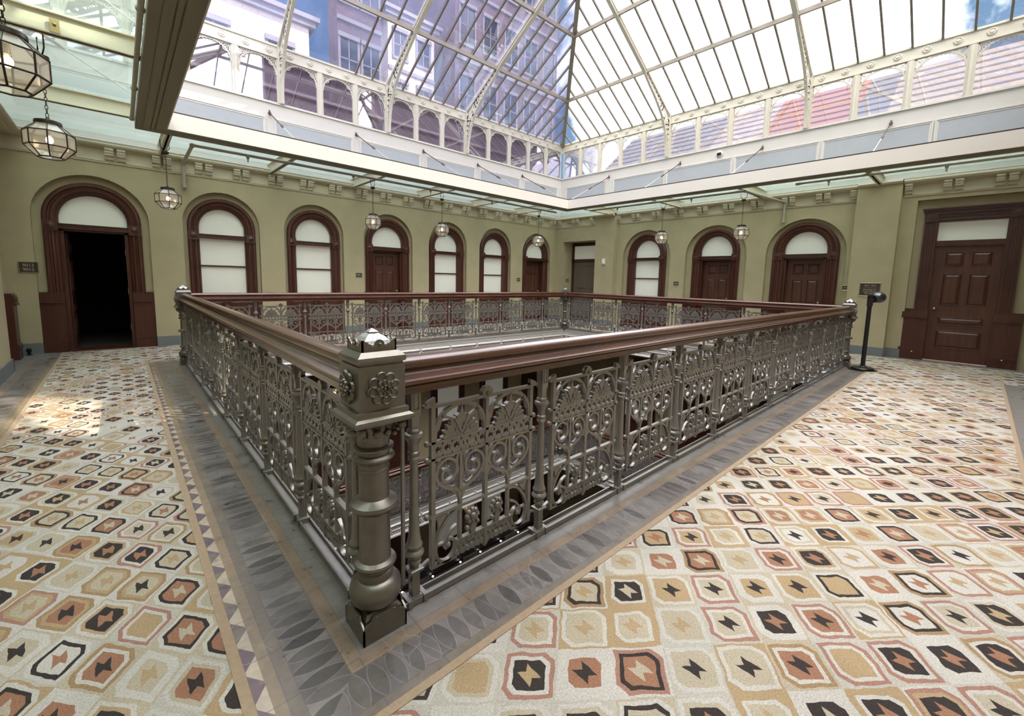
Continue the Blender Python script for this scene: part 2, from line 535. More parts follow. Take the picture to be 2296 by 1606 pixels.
def brick_material(name, c1, c2, mortar, sc=1.0):
    m, b = new_mat(name)
    v, x, y, z = coords()
    br = X.nt.nodes.new('ShaderNodeTexBrick')
    X.nt.links.new(comb(x + y, z), br.inputs['Vector'])
    br.inputs['Color1'].default_value = (*c1, 1); br.inputs['Color2'].default_value = (*c2, 1)
    br.inputs['Mortar'].default_value = (*mortar, 1)
    br.inputs['Scale'].default_value = sc
    br.inputs['Brick Width'].default_value = 0.6; br.inputs['Row Height'].default_value = 0.2
    br.inputs['Mortar Size'].default_value = 0.015
    X.nt.links.new(cmul(br.outputs['Color'], noise(v, 0.8, 4) * 0.6 + 0.7), b.inputs['Base Color'])
    b.inputs['Roughness'].default_value = 0.85
    return m

MT = {
 'plaster': plain('olive_plaster', (0.425, 0.362, 0.225), 0.8, var=0.12, scale=3.0, bmp=0.25, spec=0.25),
 'cream': plain('cream_paint', (0.74, 0.68, 0.54), 0.5, var=0.06, scale=3),
 'frieze': plain('frieze_paint', (0.56, 0.495, 0.355), 0.6, var=0.08, scale=4),
 'white': plain('white_paint', (0.64, 0.61, 0.56), 0.45, var=0.04, scale=3),
 'grey_panel': plain('grey_panel_paint', (0.40, 0.42, 0.44), 0.5, var=0.06, scale=8),
 'base': plain('grey_blue_skirting', (0.150, 0.165, 0.165), 0.5, var=0.08, scale=6),
 'iron': plain('pewter_painted_iron', (0.215, 0.200, 0.182), 0.32, metal=0.5, var=0.16, scale=30, bmp=0.08),
 'iron_dark': plain('worn_cast_iron', (0.175, 0.160, 0.140), 0.34, metal=0.7, var=0.2, scale=30, bmp=0.1),
 'mahog': wood('dark_mahogany', (0.050, 0.013, 0.007), (0.080, 0.023, 0.013), coat=.15),
 'mahogx': wood('dark_mahogany_across', (0.050, 0.013, 0.007), (0.080, 0.023, 0.013), axis=0, coat=.15),
 'door': wood('mahogany_door', (0.066, 0.021, 0.011), (0.10, 0.034, 0.019), coat=.1, rough=0.42),
 'rail': wood('handrail_mahogany', (0.048, 0.016, 0.010), (0.092, 0.034, 0.019), rough=0.22, coat=0.7, axis=0),
 'blind': plain('white_window_shade', (0.80, 0.78, 0.69), 0.55, var=0.03, scale=2),
 'black': plain('black_metal', (0.012, 0.012, 0.013), 0.35, metal=0.3, var=0.1),
 'blackgloss': plain('glossy_black_dome', (0.010, 0.011, 0.016), 0.08, var=0.02, coat=0.6),
 'bronze': plain('dark_bronze', (0.055, 0.042, 0.032), 0.4, metal=0.7, var=0.2),
 'brass': plain('brass', (0.46, 0.34, 0.17), 0.35, metal=0.8, var=0.1),
 'plaque': plain('brown_plaque', (0.050, 0.035, 0.026), 0.4, var=0.1),
 'letter': plain('pale_lettering', (0.55, 0.47, 0.36), 0.5, var=0.05),
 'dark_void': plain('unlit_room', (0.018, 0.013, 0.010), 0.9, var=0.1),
 'rust': plain('rusty_steel', (0.085, 0.040, 0.028), 0.6, metal=0.3, var=0.2, scale=40),
 'steel': plain('painted_steel', (0.42, 0.39, 0.32), 0.4, metal=0.2, var=0.08),
 'plastic': plain('white_plastic', (0.72, 0.71, 0.66), 0.4, var=0.03),
 'binding': plain('carpet_binding', (0.30, 0.225, 0.155), 0.95, var=0.2, scale=60, bmp=0.4, spec=0.1),
 'slate': plain('cast_roof_shingles', (0.42, 0.42, 0.42), 0.36, metal=0.5, var=0.1, scale=30),
 'glass_l': glass('blue_tinted_glass', (0.52, 0.54, 0.72), 0.04, 0.22, milk=0.16, milkcol=(0.30, 0.36, 0.62), clouds=0.9),  # blue milky film added to mimic haze over the view beyond
 'glass_r': glass('clear_roof_glass', (0.93, 0.95, 0.97), 0.03, 0.4),
 'glass_v': glass('clerestory_glass', (0.66, 0.63, 0.74), 0.30, 0.8),
 'glass_vr': glass('clear_clerestory_glass', (0.88, 0.86, 0.86), 0.25, 0.7, milk=0.10, milkcol=(0.9, 0.88, 0.88)),
 'glass_c': glass('canopy_glass', (0.84, 0.92, 0.88), 0.05, 0.25, milk=0.12, milkcol=(0.75, 0.8, 0.75)),
 'glass_lamp': glass('seeded_lantern_glass', (0.92, 0.89, 0.84), 0.06, 0.35, rough=0.15, milk=0.38, milkcol=(0.80, 0.78, 0.75)),
 'bulb': emit('warm_filament', (1.0, 0.74, 0.42), 9),
 'spotlamp': emit('small_white_lamp', (1.0, 0.93, 0.82), 9),
}
_b = MT['blind'].node_tree.nodes['Principled BSDF']          # faint glow added to brighten the window shades
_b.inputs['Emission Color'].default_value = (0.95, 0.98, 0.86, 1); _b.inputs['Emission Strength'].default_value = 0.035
MT['carpet'] = carpet_material()
MT['tiles'] = tile_material()

# ------------------------------------------------------------------ generic builders
def rect_loops(mb, rect, prof, wrap=True):
    """sweep a profile (outward offset, z) round a rectangle with mitred corners"""
    x0, x1, y0, y1 = rect
    L = [[(x0 - o, y0 - o, z), (x1 + o, y0 - o, z), (x1 + o, y1 + o, z), (x0 - o, y1 + o, z)] for o, z in prof]
    mb.loops(L, True, wrap)

class Wall:
    """local frame: a along the wall, b towards the back of the wall, c up"""
    def __init__(s, kind):
        s.kind = kind
    def T(s, a, b, c):
        if s.kind == 'back': return (a, YB + b, c)
        if s.kind == 'right': return (XR + b, a, c)
        if s.kind == 'left': return (XL - b, a, c)
WB, WR, WL = Wall('back'), Wall('right'), Wall('left')

def arch_outline(cx, hw, zs, z0=0.0, n=20, rise=None):
    r = rise or hw
    pts = [(cx - hw, z0)]
    pts += [(cx - hw * cos(pi * k / n), zs + r * sin(pi * k / n)) for k in range(n + 1)]
    pts.append((cx + hw, z0))
    return pts

# ------------------------------------------------------------------ floor
mb = MB()
def ring_floor(mb, hole, outer, zt, zb):
    rect_loops(mb, (0, 0, 0, 0), [])if 0 else None
    hx0, hx1, hy0, hy1 = hole; ox0, ox1, oy0, oy1 = outer
    H = [(hx0, hy0), (hx1, hy0), (hx1, hy1), (hx0, hy1)]
    O = [(ox0, oy0), (ox1, oy0), (ox1, oy1), (ox0, oy1)]
    mb.loops([[(*p, zt) for p in H], [(*p, zt) for p in O], [(*p, zb) for p in O], [(*p, zb) for p in H]], True, True)
HOLE = (0.035, A - 0.035, 0.035, B - 0.035)
ring_floor(mb, HOLE, (XL - 0.3, XR + 0.9, -2.9, YB + 0.4), 0.0, -0.30)
struct('floor', mb, MT['tiles'])

# carpet: one fitted runner going round the well, with a bound edge
CI = (-0.458, A + 0.42, -0.378, B + 0.46)   # inner edge
CO = (-1.40, XR - 0.30, -1.85, YB - 0.12)
car = thing('carpet', 'cream fitted carpet with rust and black star diamond pattern around the well', 'carpet')
mb = MB()
ring_floor(mb, CI, CO, 0.007, 0.0005)
mb.box(8.72, XR - 0.3, -2.65, -1.85, 0.0005, 0.007)
obj('pile', mb, MT['carpet'], car)
mb = MB()
rect_loops(mb, CI, [(-0.03, 0.0005), (-0.028, 0.0065), (0.006, 0.0095), (0.006, 0.0005)])
rect_loops(mb, CO, [(-0.006, 0.0005), (-0.006, 0.0095), (0.026, 0.0065), (0.028, 0.0005)])
obj('bound_edge', mb, MT['binding'], car)

# ------------------------------------------------------------------ walls with niches
# (centre, niche half width, niche spring, casing half width, casing spring, inner half width, inner spring, kind)
BACK = [(-0.93, 0.70, 2.205, 0.592, 2.195, 0.41, 2.175, 'open'),
        (0.865, 0.623, 2.275, 0.553, 2.23, 0.372, 2.215, 'win'),
        (2.56, 0.623, 2.275, 0.553, 2.23, 0.372, 2.215, 'win'),
        (4.31, 0.65, 2.25, 0.575, 2.215, 0.40, 2.19, 'door'),
        (6.06, 0.623, 2.275, 0.553, 2.23, 0.372, 2.215, 'win'),
        (7.77, 0.623, 2.275, 0.553, 2.23, 0.372, 2.215, 'win'),
        (9.55, 0.65, 2.25, 0.575, 2.215, 0.40, 2.19, 'door')]
RIGHT = [(1.29, 0.785, 2.09, 0.65, 2.145, 0.415, 2.18, 'door'),
         (3.29, 0.785, 2.10, 0.60, 2.185, 0.405, 2.20, 'door'),
         (5.29, 0.775, 2.12, 0.62, 2.17, 0.40, 2.20, 'win')]
Z_WALL = 3.46

def wall_bay(mb, W, a0, a1, n):
    """a plaster bay from a0 to a1 with one arched niche n"""
    c, hw, zs = n[0], n[1], n[2]
    out = arch_outline(c, hw, zs)
    mb.T = W.T
    m = len(out)
    # front face, built as a fan of quads round the arch (no self-crossing n-gons)
    front = [(a, 0.0, z) for a, z in out]
    rim = []
    for a, z in out:
        if z <= 0.001: rim.append((a0 if a < c else a1, 0.0, 0.0))
        elif abs(z - zs) < 1e-6: rim.append((a0 if a < c else a1, 0.0, zs))
        else:
            t = (a - (c - hw)) / (2 * hw)
            rim.append((a0 + t * (a1 - a0), 0.0, Z_WALL))
    mb.loops([rim, front], False)
    # corner triangles where the rim jumps from the jamb up to the top
    iL = 1; iR = m - 2
    mb.add([rim[iL], (a0, 0, Z_WALL), rim[iL + 1], front[iL], front[iL + 1]], [(0, 1, 2)])
    mb.add([rim[iR], (a1, 0, Z_WALL), rim[iR - 1]], [(0, 1, 2)])
    # reveal and niche back
    mb.loops([front, [(a, DEEP, z) for a, z in out]], False)
    ins = arch_outline(c, n[3] - 0.03, n[4])
    mb.loops([[(a, DEEP, z) for a, z in out], [(a, DEEP, z) for a, z in ins]], False)
    mb.T = None

mb = MB()
bounds = [XL, -0.05 + 0.06, 1.72, 3.44, 5.20, 6.92, 8.66, XR]
for k, n in enumerate(BACK): wall_bay(mb, WB, bounds[k], bounds[k + 1], n)
struct('wall_back', mb, MT['plaster'], 25)

mb = MB()
rb = [0.40, 2.29, 4.29, 6.28]
for k, n in enumerate(RIGHT): wall_bay(mb, WR, rb[k], rb[k + 1], n)
mb.T = WR.T
# pier beside the stand, pier with the alarm, corner strip, recess reveals
mb.box(-0.29, 0.40, -0.20, 0.3, 0, Z_WALL)
mb.box(6.28, 6.98, -0.20, 0.3, 0, Z_WALL)
mb.box(8.32, 8.687, -0.20, 0.3, 0, Z_WALL)
mb.box(6.98, 8.32, -0.20, 0.3, 2.68, Z_WALL)
mb.box(6.90, 6.98, 0.3, 0.55, 0, 2.68)
mb.box(8.32, 8.40, 0.3, 0.55, 0, 2.68)
# rectangular niche holding the panelled door on the right
mb.box(-0.52, -0.29, 0.0, 0.3, 0, Z_WALL)
mb.box(-2.9, -2.22, 0.0, 0.3, 0, Z_WALL)
mb.box(-2.22, -0.52, 0.0, 0.3, 3.06, Z_WALL)
mb.box(-0.72, -0.52, DEEP, 0.3, 0, 3.06)
mb.box(-2.22, -1.86, DEEP, 0.3, 0, 3.06)
mb.box(-1.86, -0.72, DEEP, 0.3, 2.70, 3.06)
mb.T = None
struct('wall_right', mb, MT['plaster'], 25)

mb = MB()
mb.T = WL.T
mb.box(-2.9, 8.9, 0.0, 0.25, 0, Z_WALL)
mb.box(6.05, 7.05, -0.18, 0.0, 0, 3.12)          # pier at the edge of the picture
mb.box(-0.6, 0.5, -0.18, 0.0, 0, 3.12)
mb.box(2.6, 3.6, -0.18, 0.0, 0, 3.12)
mb.T = None
struct('wall_left', mb, MT['plaster'])
mb = MB()
mb.box(XL - 0.2, XR + 0.9, -3.05, -2.9, 0, Z_WALL)
mb.box(XL - 0.2, 8.4, -2.9, -2.35, 0, Z_WALL)
struct('wall_front', mb, MT['plaster'])

# skirting boards
def skirt(name, W, spans, off=0.0):
    mb = MB(); mb.T = W.T
    for a0, a1, b in spans:
        mb.box(a0, a1, b - 0.018, b, 0.0, 0.165)
        mb.box(a0, a1, b - 0.012, b, 0.165, 0.175)
    mb.T = None
    o = struct(name, mb, MT['base'])
sp = [(XL, BACK[0][0] - BACK[0][1], 0)]
for k in range(len(BACK) - 1): sp.append((BACK[k][0] + BACK[k][1], BACK[k + 1][0] - BACK[k + 1][1], 0))
sp.append((BACK[-1][0] + BACK[-1][1], XR, 0))
skirt('baseboard_back', WB, sp)
skirt('baseboard_right', WR, [(0.40, RIGHT[0][0] - .785, 0), (RIGHT[0][0] + .785, RIGHT[1][0] - .785, 0), (RIGHT[1][0] + .785, RIGHT[2][0] - .775, 0),
                              (-0.29, 0.40, -0.20), (6.28, 6.98, -0.20), (-0.52, -0.29, 0.0), (-2.9, -2.22, 0.0), (8.32, 8.66, -0.2)])
mb = MB()
mb.box(XL + 0.18, XL + 0.2, 6.03, 7.07, 0, 0.175); mb.box(XL, XL + 0.2, 7.05, 7.07, 0, 0.175)
mb.box(XL, XL + 0.2, 6.03, 6.05, 0, 0.175)
mb.box(XL, XL + 0.018, 3.6, 6.05, 0, 0.175); mb.box(XL, XL + 0.018, 8.45, 8.68, 0, 0.175)
struct('baseboard_left', mb, MT['base'])

# ------------------------------------------------------------------ arched windows and doors
CAS = [(0.0, 0.0), (0.0, -0.055), (0.018, -0.075), (0.055, -0.075), (0.066, -0.055), (0.085, -0.050), (0.098, -0.066), (0.125, -0.060),
       (0.140, -0.040), (0.155, -0.035), (0.17, -0.02), (0.185, 0.0), (0.185, 0.10)]
def casing(mb, W, n, z0=0.0):
    """moulded arched casing swept round the opening"""
    c, hw, zs, hi, zi = n[0], n[3], n[4], n[5], n[6]
    wtot = hw - hi
    mb.T = W.T
    L = []
    for o, d in CAS:
        t = o / 0.185
        L.append([(a, DEEP + d, z) for a, z in arch_outline(c, hw - wtot * t, zs + (zi - zs) * t, z0, 24)])
    mb.loops(L, False)
    mb.T = None

def rosette_blocks(mb, W, n, z=2.06):
    mb.T = W.T
    c, hw, hi = n[0], n[3], n[5]
    w = hw - hi
    for s in (-1, 1):
        a = c + s * (hi + w * 0.52)
        mb.box(a - w * 0.45, a + w * 0.45, DEEP - 0.085, DEEP, z - 0.085, z + 0.085)
    mb.T = None
def rosette_buttons(mb, W, n, z=2.06):
    c, hw, hi = n[0], n[3], n[5]
    w = hw - hi
    for s in (-1, 1):
        a = c + s * (hi + w * 0.52)
        for r0, r1, d0, d1 in ((0.055, 0.045, -0.085, -0.097), (0.034, 0.020, -0.085, -0.105)):
            P = []
            for r, d in ((r0, d0), (r0, d1 + 0.004), (r1, d1), (0.001, d1 + (0.004 if r0 > 0.05 else -0.004))):
                P.append([W.T(a + r * cos(2 * pi * k / 16), DEEP + d, z + r * sin(2 * pi * k / 16)) for k in range(16)])
            mb.loops(P, True)

def panelled(mb, W, a0, a1, z0, z1, b, rows, th=0.03):
    """board with raised panels; rows = list of (z0,z1,[(a0,a1)...])"""
    mb.T = W.T
    mb.box(a0, a1, b, b + 0.04, z0, z1)
    for p0, p1, cells in rows:
        for q0, q1 in cells:
            # sunk bead then raised field
            mb.loops([[(q0, b - 0.001, p0), (q1, b - 0.001, p0), (q1, b - 0.001, p1), (q0, b - 0.001, p1)],
                      [(q0 + .008, b - 0.012, p0 + .008), (q1 - .008, b - 0.012, p0 + .008), (q1 - .008, b - 0.012, p1 - .008), (q0 + .008, b - 0.012, p1 - .008)],
                      [(q0 + .018, b - 0.001, p0 + .018), (q1 - .018, b - 0.001, p0 + .018), (q1 - .018, b - 0.001, p1 - .018), (q0 + .018, b - 0.001, p1 - .018)],
                      [(q0 + .05, b - 0.016, p0 + .045), (q1 - .05, b - 0.016, p0 + .045), (q1 - .05, b - 0.016, p1 - .045), (q0 + .05, b - 0.016, p1 - .045)]], True)
            mb.add([(q0 + .05, b - 0.016, p0 + .045), (q1 - .05, b - 0.016, p0 + .045), (q1 - .05, b - 0.016, p1 - .045), (q0 + .05, b - 0.016, p1 - .045)], [(0, 1, 2, 3)])
    mb.T = None

def six_panel(mb, W, a0, a1, z1, b):
    w = a1 - a0
    c1, c2 = (a0 + .15 * w, a0 + .43 * w), (a0 + .55 * w, a0 + .83 * w)
    k = z1 / 2.17
    panelled(mb, W, a0, a1, 0.012, z1, b, [(1.80 * k, 2.05 * k, [c1, c2]), (1.07 * k, 1.65 * k, [c1, c2]), (0.70 * k, 0.84 * k, [(c1[0], c2[1])]), (0.26 * k, 0.59 * k, [(c1[0], c2[1])])])

def dado_block(mb, W, a0, a1, b0, b1):
    """dark wooden dado at the foot of a casing"""
    mb.T = W.T
    mb.box(a0, a1, b0, b1, 0, 0.16)
    mb.box(a0, a1, b0 - 0.012, b1, 0.16, 0.19)
    mb.box(a0, a1, b0 - 0.004, b1, 0.19, 0.225)
    mb.box(a0, a1, b0 + 0.012, b1, 0.225, 0.81)
    mb.box(a0, a1, b0 - 0.018, b1, 0.81, 0.825)
    mb.box(a0, a1, b0 - 0.008, b1, 0.825, 0.925)
    mb.box(a0, a1, b0 + 0.002, b1, 0.925, 0.96)
    mb.box(a0, a1, b0 + 0.02, b1, 0.96, 0.985)
    m = (a0 + a1) / 2
    mb.box(m - 0.05, m + 0.05, b0 - 0.014, b1, 0.855, 0.895)
    mb.T = None

NW = [0]; ND = [0]
def pane(mb, W, a0, a1, z0, z1, b):
    mb.T = W.T; mb.box(a0, a1, b, b + 0.004, z0, z1); mb.T = None
def lunette(mb, W, n, z0, b):
    hi, zi = n[5] + 0.01, n[6]
    out = arch_outline(n[0], hi, zi, z0, 20)
    mb.extr(out, lambda a, z, d: W.T(a, b + d, z), 0, 0.004)

def build_opening(W, n):
    c, hi, kind = n[0], n[5], n[7]
    if kind == 'win':
        NW[0] += 1; root = struct('window_%d' % NW[0])
    else:
        ND[0] += 1; root = struct('door_%d' % ND[0])
    mb = MB(); casing(mb, W, n); obj('casing', mb, MT['mahog'], root, 30)
    mb = MB(); rosette_blocks(mb, W, n); rosette_buttons(mb, W, n); obj('corner_block', mb, MT['mahog'], root, 30)
    mb = MB(); mb.T = W.T
    mb.box(c - hi - .02, c + hi + .02, DEEP - 0.03, DEEP + 0.09, 2.015, 2.10)
    mb.box(c - hi - .02, c + hi + .02, DEEP - 0.045, DEEP + 0.09, 2.085, 2.10)
    mb.T = None; obj('transom_bar', mb, MT['mahogx'], root)
    mb = MB(); lunette(mb, W, n, 2.09, DEEP + 0.075); obj('fanlight_pane', mb, MT['blind'], root)
    if kind == 'win':
        mb = MB(); pane(mb, W, c - hi - .01, c + hi + .01, 0.96, 2.03, DEEP + 0.075); obj('shade_pane', mb, MT['blind'], root)
        mb = MB(); mb.T = W.T
        mb.box(c - hi - .01, c + hi + .01, DEEP + 0.04, DEEP + 0.078, 1.478, 1.508)
        mb.T = None; obj('meeting_rail', mb, MT['mahogx'], root)
        mb = MB(); mb.T = W.T
        hw = n[1] - 0.012
        mb.box(c - hw, c + hw, DEEP - 0.11, DEEP + 0.09, 0.93, 0.965)
        mb.box(c - hw + .02, c + hw - .02, DEEP - 0.085, DEEP + 0.09, 0.90, 0.93)
        mb.T = None; obj('sill', mb, MT['mahogx'], root)
        mb = MB()
        panelled(mb, W, c - hw, c + hw, 0.0, 0.90, DEEP - 0.06, [(0.27, 0.82, [(c - hw + .09, c - .04), (c + .04, c + hw - .09)])])
        mb.T = W.T; mb.box(c - hw, c + hw, DEEP - 0.085, DEEP - 0.05, 0, 0.16); mb.T = None
        obj('apron_panel', mb, MT['mahog'], root)
    else:
        mb = MB()
        for s in (-1, 1):
            e0, e1 = sorted((c + s * (hi + 0.005), c + s * (n[1] - 0.008)))
            dado_block(mb, W, e0, e1, DEEP - 0.085, DEEP + 0.05)
        obj('dado_block', mb, MT['mahog'], root)
        mb = MB(); mb.T = W.T
        for s in (-1, 1):
            e0, e1 = sorted((c + s * (hi - 0.045), c + s * (hi + 0.02)))
            mb.box(e0, e1, DEEP + 0.03, DEEP + 0.30, 0, 2.02)
        mb.box(c - hi, c + hi, DEEP + 0.03, DEEP + 0.30, 1.985, 2.02)
        mb.T = None; obj('jamb', mb, MT['mahog'], root)
        if kind == 'door':
            mb = MB(); six_panel(mb, W, c - hi + 0.04, c + hi - 0.04, 1.99, DEEP + 0.15); obj('door_leaf', mb, MT['door'], root)
            mb = MB(); mb.ball(W.T(c + (hi - 0.10) * (1 if W.kind == 'back' else -1), DEEP + 0.11, 1.0), 0.028); obj('door_knob', mb, MT['brass'], root, 60)
        else:
            # room beyond the open doorway, unlit
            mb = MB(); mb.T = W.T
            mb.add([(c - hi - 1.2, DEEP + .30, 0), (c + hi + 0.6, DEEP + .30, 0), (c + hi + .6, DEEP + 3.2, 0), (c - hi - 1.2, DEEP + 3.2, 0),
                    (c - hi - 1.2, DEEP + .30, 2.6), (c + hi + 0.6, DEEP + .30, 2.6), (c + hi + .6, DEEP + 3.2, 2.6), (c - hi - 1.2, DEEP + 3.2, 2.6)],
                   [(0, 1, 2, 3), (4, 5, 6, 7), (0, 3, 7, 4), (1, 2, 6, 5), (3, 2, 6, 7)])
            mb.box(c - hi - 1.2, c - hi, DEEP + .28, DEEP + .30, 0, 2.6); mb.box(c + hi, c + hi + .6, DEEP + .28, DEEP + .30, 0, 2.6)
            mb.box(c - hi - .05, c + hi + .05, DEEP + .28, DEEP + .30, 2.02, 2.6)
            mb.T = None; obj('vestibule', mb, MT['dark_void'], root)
            mb = MB()
            six_panel(mb, WL, 0, 0.74, 1.97, 0)
            lf = obj('door_leaf', mb, MT['door'], root)
            lf.location = (c - hi + 0.06 - XL, YB + DEEP + 0.32, 0)
            mb = MB(); mb.T = W.T
            for zz in (1.62, 0.95, 0.3): mb.box(c + hi - 0.052, c + hi - 0.044, DEEP + 0.10, DEEP + 0.16, zz, zz + 0.11)
            mb.T = None; obj('hinge_plate', mb, MT['brass'], root)
            mb = MB(); mb.T = W.T
            mb.box(c - hi + .02, c + hi - .02, DEEP - 0.10, DEEP + 0.30, 0.0, 0.014)
            mb.T = None; obj('threshold', mb, MT['mahogx'], root)
    return root
for n in BACK: build_opening(WB, n)
for n in RIGHT: build_opening(WR, n)

# square-headed panelled door on the right
ND[0] += 1
root = struct('door_%d' % ND[0])
mb = MB(); mb.T = WR.T
for s, a in ((1, -0.848), (-1, -1.722)):
    a2 = a + s * 0.20
    e0, e1 = sorted((a, a2))
    mb.box(e0, e1, DEEP - 0.06, DEEP + 0.1, 0, 2.63)
    w = e1 - e0
    for t0, t1, d in ((.08, .22, .085), (.30, .40, .075), (.48, .58, .075), (.66, .76, .075), (.84, 1.0, .095)):
        f0, f1 = (e0 + w * t0, e0 + w * t1) if s > 0 else (e1 - w * t1, e1 - w * t0)
        mb.box(f0, f1, DEEP - d, DEEP, 0, 2.63)
mb.box(-1.722 - .20, -0.848 + .20, DEEP - 0.06, DEEP + 0.1, 2.63, 2.81)
for z0, z1, d in ((2.66, 2.69, .08), (2.72, 2.74, .075), (2.77, 2.81, .09)):
    mb.box(-1.722 - .20, -0.848 + .20, DEEP - d, DEEP, z0, z1)
for z0, z1, d, e in ((2.81, 2.83, .10, .01), (2.83, 2.86, .125, .025), (2.86, 2.885, .15, .04)):
    mb.box(-1.722 - .20 - e, -0.848 + .20 + e, DEEP - d, DEEP + .05, z0, z1)
mb.T = None; obj('casing', mb, MT['mahog'], root)
mb = MB()
for a in (-0.748, -1.822):
    mb.T = WR.T; mb.box(a - .085, a + .085, DEEP - 0.098, DEEP, 2.635, 2.805); mb.T = None
    for r0, d1 in ((0.065, -0.11), (0.03, -0.118)):
        P = [[WR.T(a + r * cos(2 * pi * k / 16), DEEP + d, 2.72 + r * sin(2 * pi * k / 16)) for k in range(16)] for r, d in ((r0, -.098), (r0, d1), (r0 * .6, d1 - .004), (.001, d1))]
        mb.loops(P, True)
obj('corner_block', mb, MT['mahog'], root, 30)
mb = MB(); pane(mb, WR, -1.73, -0.84, 2.29, 2.64, DEEP + 0.05); obj('transom_pane', mb, MT['blind'], root)
mb = MB(); mb.T = WR.T; mb.box(-1.73, -0.84, DEEP - .02, DEEP + .09, 2.185, 2.285); mb.T = None; obj('transom_bar', mb, MT['mahog'], root)
mb = MB(); six_panel(mb, WR, -1.722, -0.848, 2.185, DEEP + 0.02); obj('door_leaf', mb, MT['door'], root)
mb = MB()
dado_block(mb, WR, -0.86, -0.49, DEEP - 0.10, DEEP + 0.02); dado_block(mb, WR, -2.06, -1.71, DEEP - 0.10, DEEP + 0.02)
obj('dado_block', mb, MT['mahog'], root)
mb = MB()
for a in (-0.70, -1.88):
    mb.lathe([(0.0, 0.14), (0.014, 0.14), (0.016, 0.145), (0.008, 0.16), (0.0, 0.165)], 10, XR - 0.03, a)
obj('door_stop_peg', mb, MT['brass'], root, 40)
mb = MB(); mb.ball(WR.T(-0.93, DEEP - 0.01, 1.0), 0.028); obj('door_knob', mb, MT['brass'], root, 60)

# doorway in the recess at the back right corner
ND[0] += 1
root = struct('door_%d' % ND[0])
mb = MB(); mb.T = WR.T
mb.box(6.95, 8.36, 0.30, 0.34, 2.58, 2.70)
for a in (6.98, 8.24): mb.box(a, a + .08, 0.27, 0.34, 0, 2.6)
mb.box(6.98, 8.32, 0.27, 0.34, 2.02, 2.12)
mb.box(6.98, 8.32, 0.27, 0.34, 2.56, 2.66)
mb.T = None; obj('casing', mb, MT['mahog'], root)
mb = MB(); pane(mb, WR, 7.0, 8.3, 2.1, 2.6, 0.31); obj('transom_pane', mb, MT['blind'], root)
mb = MB(); panelled(mb, WR, 7.05, 8.25, 0, 2.03, 0.30, [(1.1, 1.9, [(7.2, 7.6), (7.7, 8.1)]), (0.25, 0.95, [(7.2, 7.6), (7.7, 8.1)])])
obj('door_leaf', mb, plain('grey_brown_door', (0.125, 0.098, 0.07), 0.5), root)

# dark dado end on the left wall beyond the pier
DADO_LEFT = MB()
dado_block(DADO_LEFT, WL, 8.12, 8.42, -0.13, 0.02)
dado_block(DADO_LEFT, WL, 7.12, 7.30, -0.13, 0.02)

# ------------------------------------------------------------------ cornice, corbels, upper walls
NT = [0]
def trim(mb, m, smooth=None):
    NT[0] += 1
    return struct('trim_%d' % NT[0], mb, m, smooth) if mb else struct('trim_%d' % NT[0])
def frieze(W, spans):
    root = trim(None, None)
    mb = MB(); mb.T = W.T
    for a0, a1, b in spans:
        mb.box(a0, a1, b - 0.016, b + .05, 3.14, 3.165)
        mb.box(a0, a1, b - 0.026, b + .05, 3.165, 3.178)
        mb.box(a0, a1, b - 0.01, b + .05, 3.178, 3.375)
    mb.T = None; obj('frieze_band', mb, MT['frieze'], root)
    return root
def top_mould(W, spans, root):
    mb = MB(); mb.T = W.T
    for a0, a1, b in spans:
        prof = [(0.05, 3.36), (-0.035, 3.36), (-0.045, 3.375), (-0.10, 3.385), (-0.125, 3.41), (-0.13, 3.43), (-0.105, 3.445), (-0.10, 3.46), (0.05, 3.46)]
        P = [[(a, b + d, z) for d, z in prof] for a in (a0, a1)]
        mb.loops(P, True)
        n = len(prof)
        mb.add(P[0], [tuple(range(n))]); mb.add(P[1], [tuple(range(n))])
    mb.T = None; obj('cornice_mould', mb, MT['frieze'], root, 40)
def corbel_mesh():
    mb = MB()
    prof = [(0, 0), (-0.03, 0), (-0.045, .02), (-0.045, .045), (-0.06, .06), (-0.085, .075), (-0.09, .10), (-0.10, .115), (-0.10, .15), (-0.115, .155), (-0.115, .185), (0, .185)]
    mb.extr(prof, lambda d, z, a: (a, d, z), -0.055, 0.055)
    for k in range(4): mb.ball((-0.04 + k * 0.027, -0.115, 0.17), 0.009, 6, 4)
    return mb.mesh('corbel', MT['frieze'])
CM = corbel_mesh()
def corbels(W, items, root):
    for a, b, kind in items:
        offs = (-0.075, 0.075) if kind == 2 else (0,)
        for o in offs:
            p = W.T(a + o, b - 0.008, 3.185)
            c = obj('corbel', CM, None, root, loc=p, rotz={'back': 0, 'right': -pi / 2, 'left': pi / 2}[W.kind])
trim(DADO_LEFT, MT['mahog'])
f1 = frieze(WB, [(XL, XR, 0)])
top_mould(WB, [(XL, XR - 0.2, 0)], f1)
corbels(WB, [(-1.22 + 0.6 * k + 0.02, 0, 2) for k in range(20) if -1.22 + .6 * k < 10.3], f1)
f2 = frieze(WR, [(0.42, 6.26, 0), (-2.6, -0.31, 0), (7.0, 8.687, -0.2)])
top_mould(WR, [(0.40, 6.28, 0), (-2.6, -0.29, 0), (-0.29, 0.40, -0.12), (6.28, 8.687, -0.2)], f2)
corbels(WR, [(6.22, 0, 1)] + [(5.63 - 0.66 * k, 0, 2) for k in range(8)] + [(0.48, 0, 1), (-0.37, 0, 1), (-0.98, 0, 2), (-1.63, 0, 2), (-2.3, 0, 2), (7.1, -.2, 1), (7.75, -.2, 2), (8.45, -.2, 1)], f2)
f3 = frieze(WL, [(-2.3, 8.687, -0.02)])
top_mould(WL, [(-2.3, 8.687, -0.18)], f3)
corbels(WL, [(0.1 + 0.62 * k, -0.02, 2) for k in range(14)], f3)

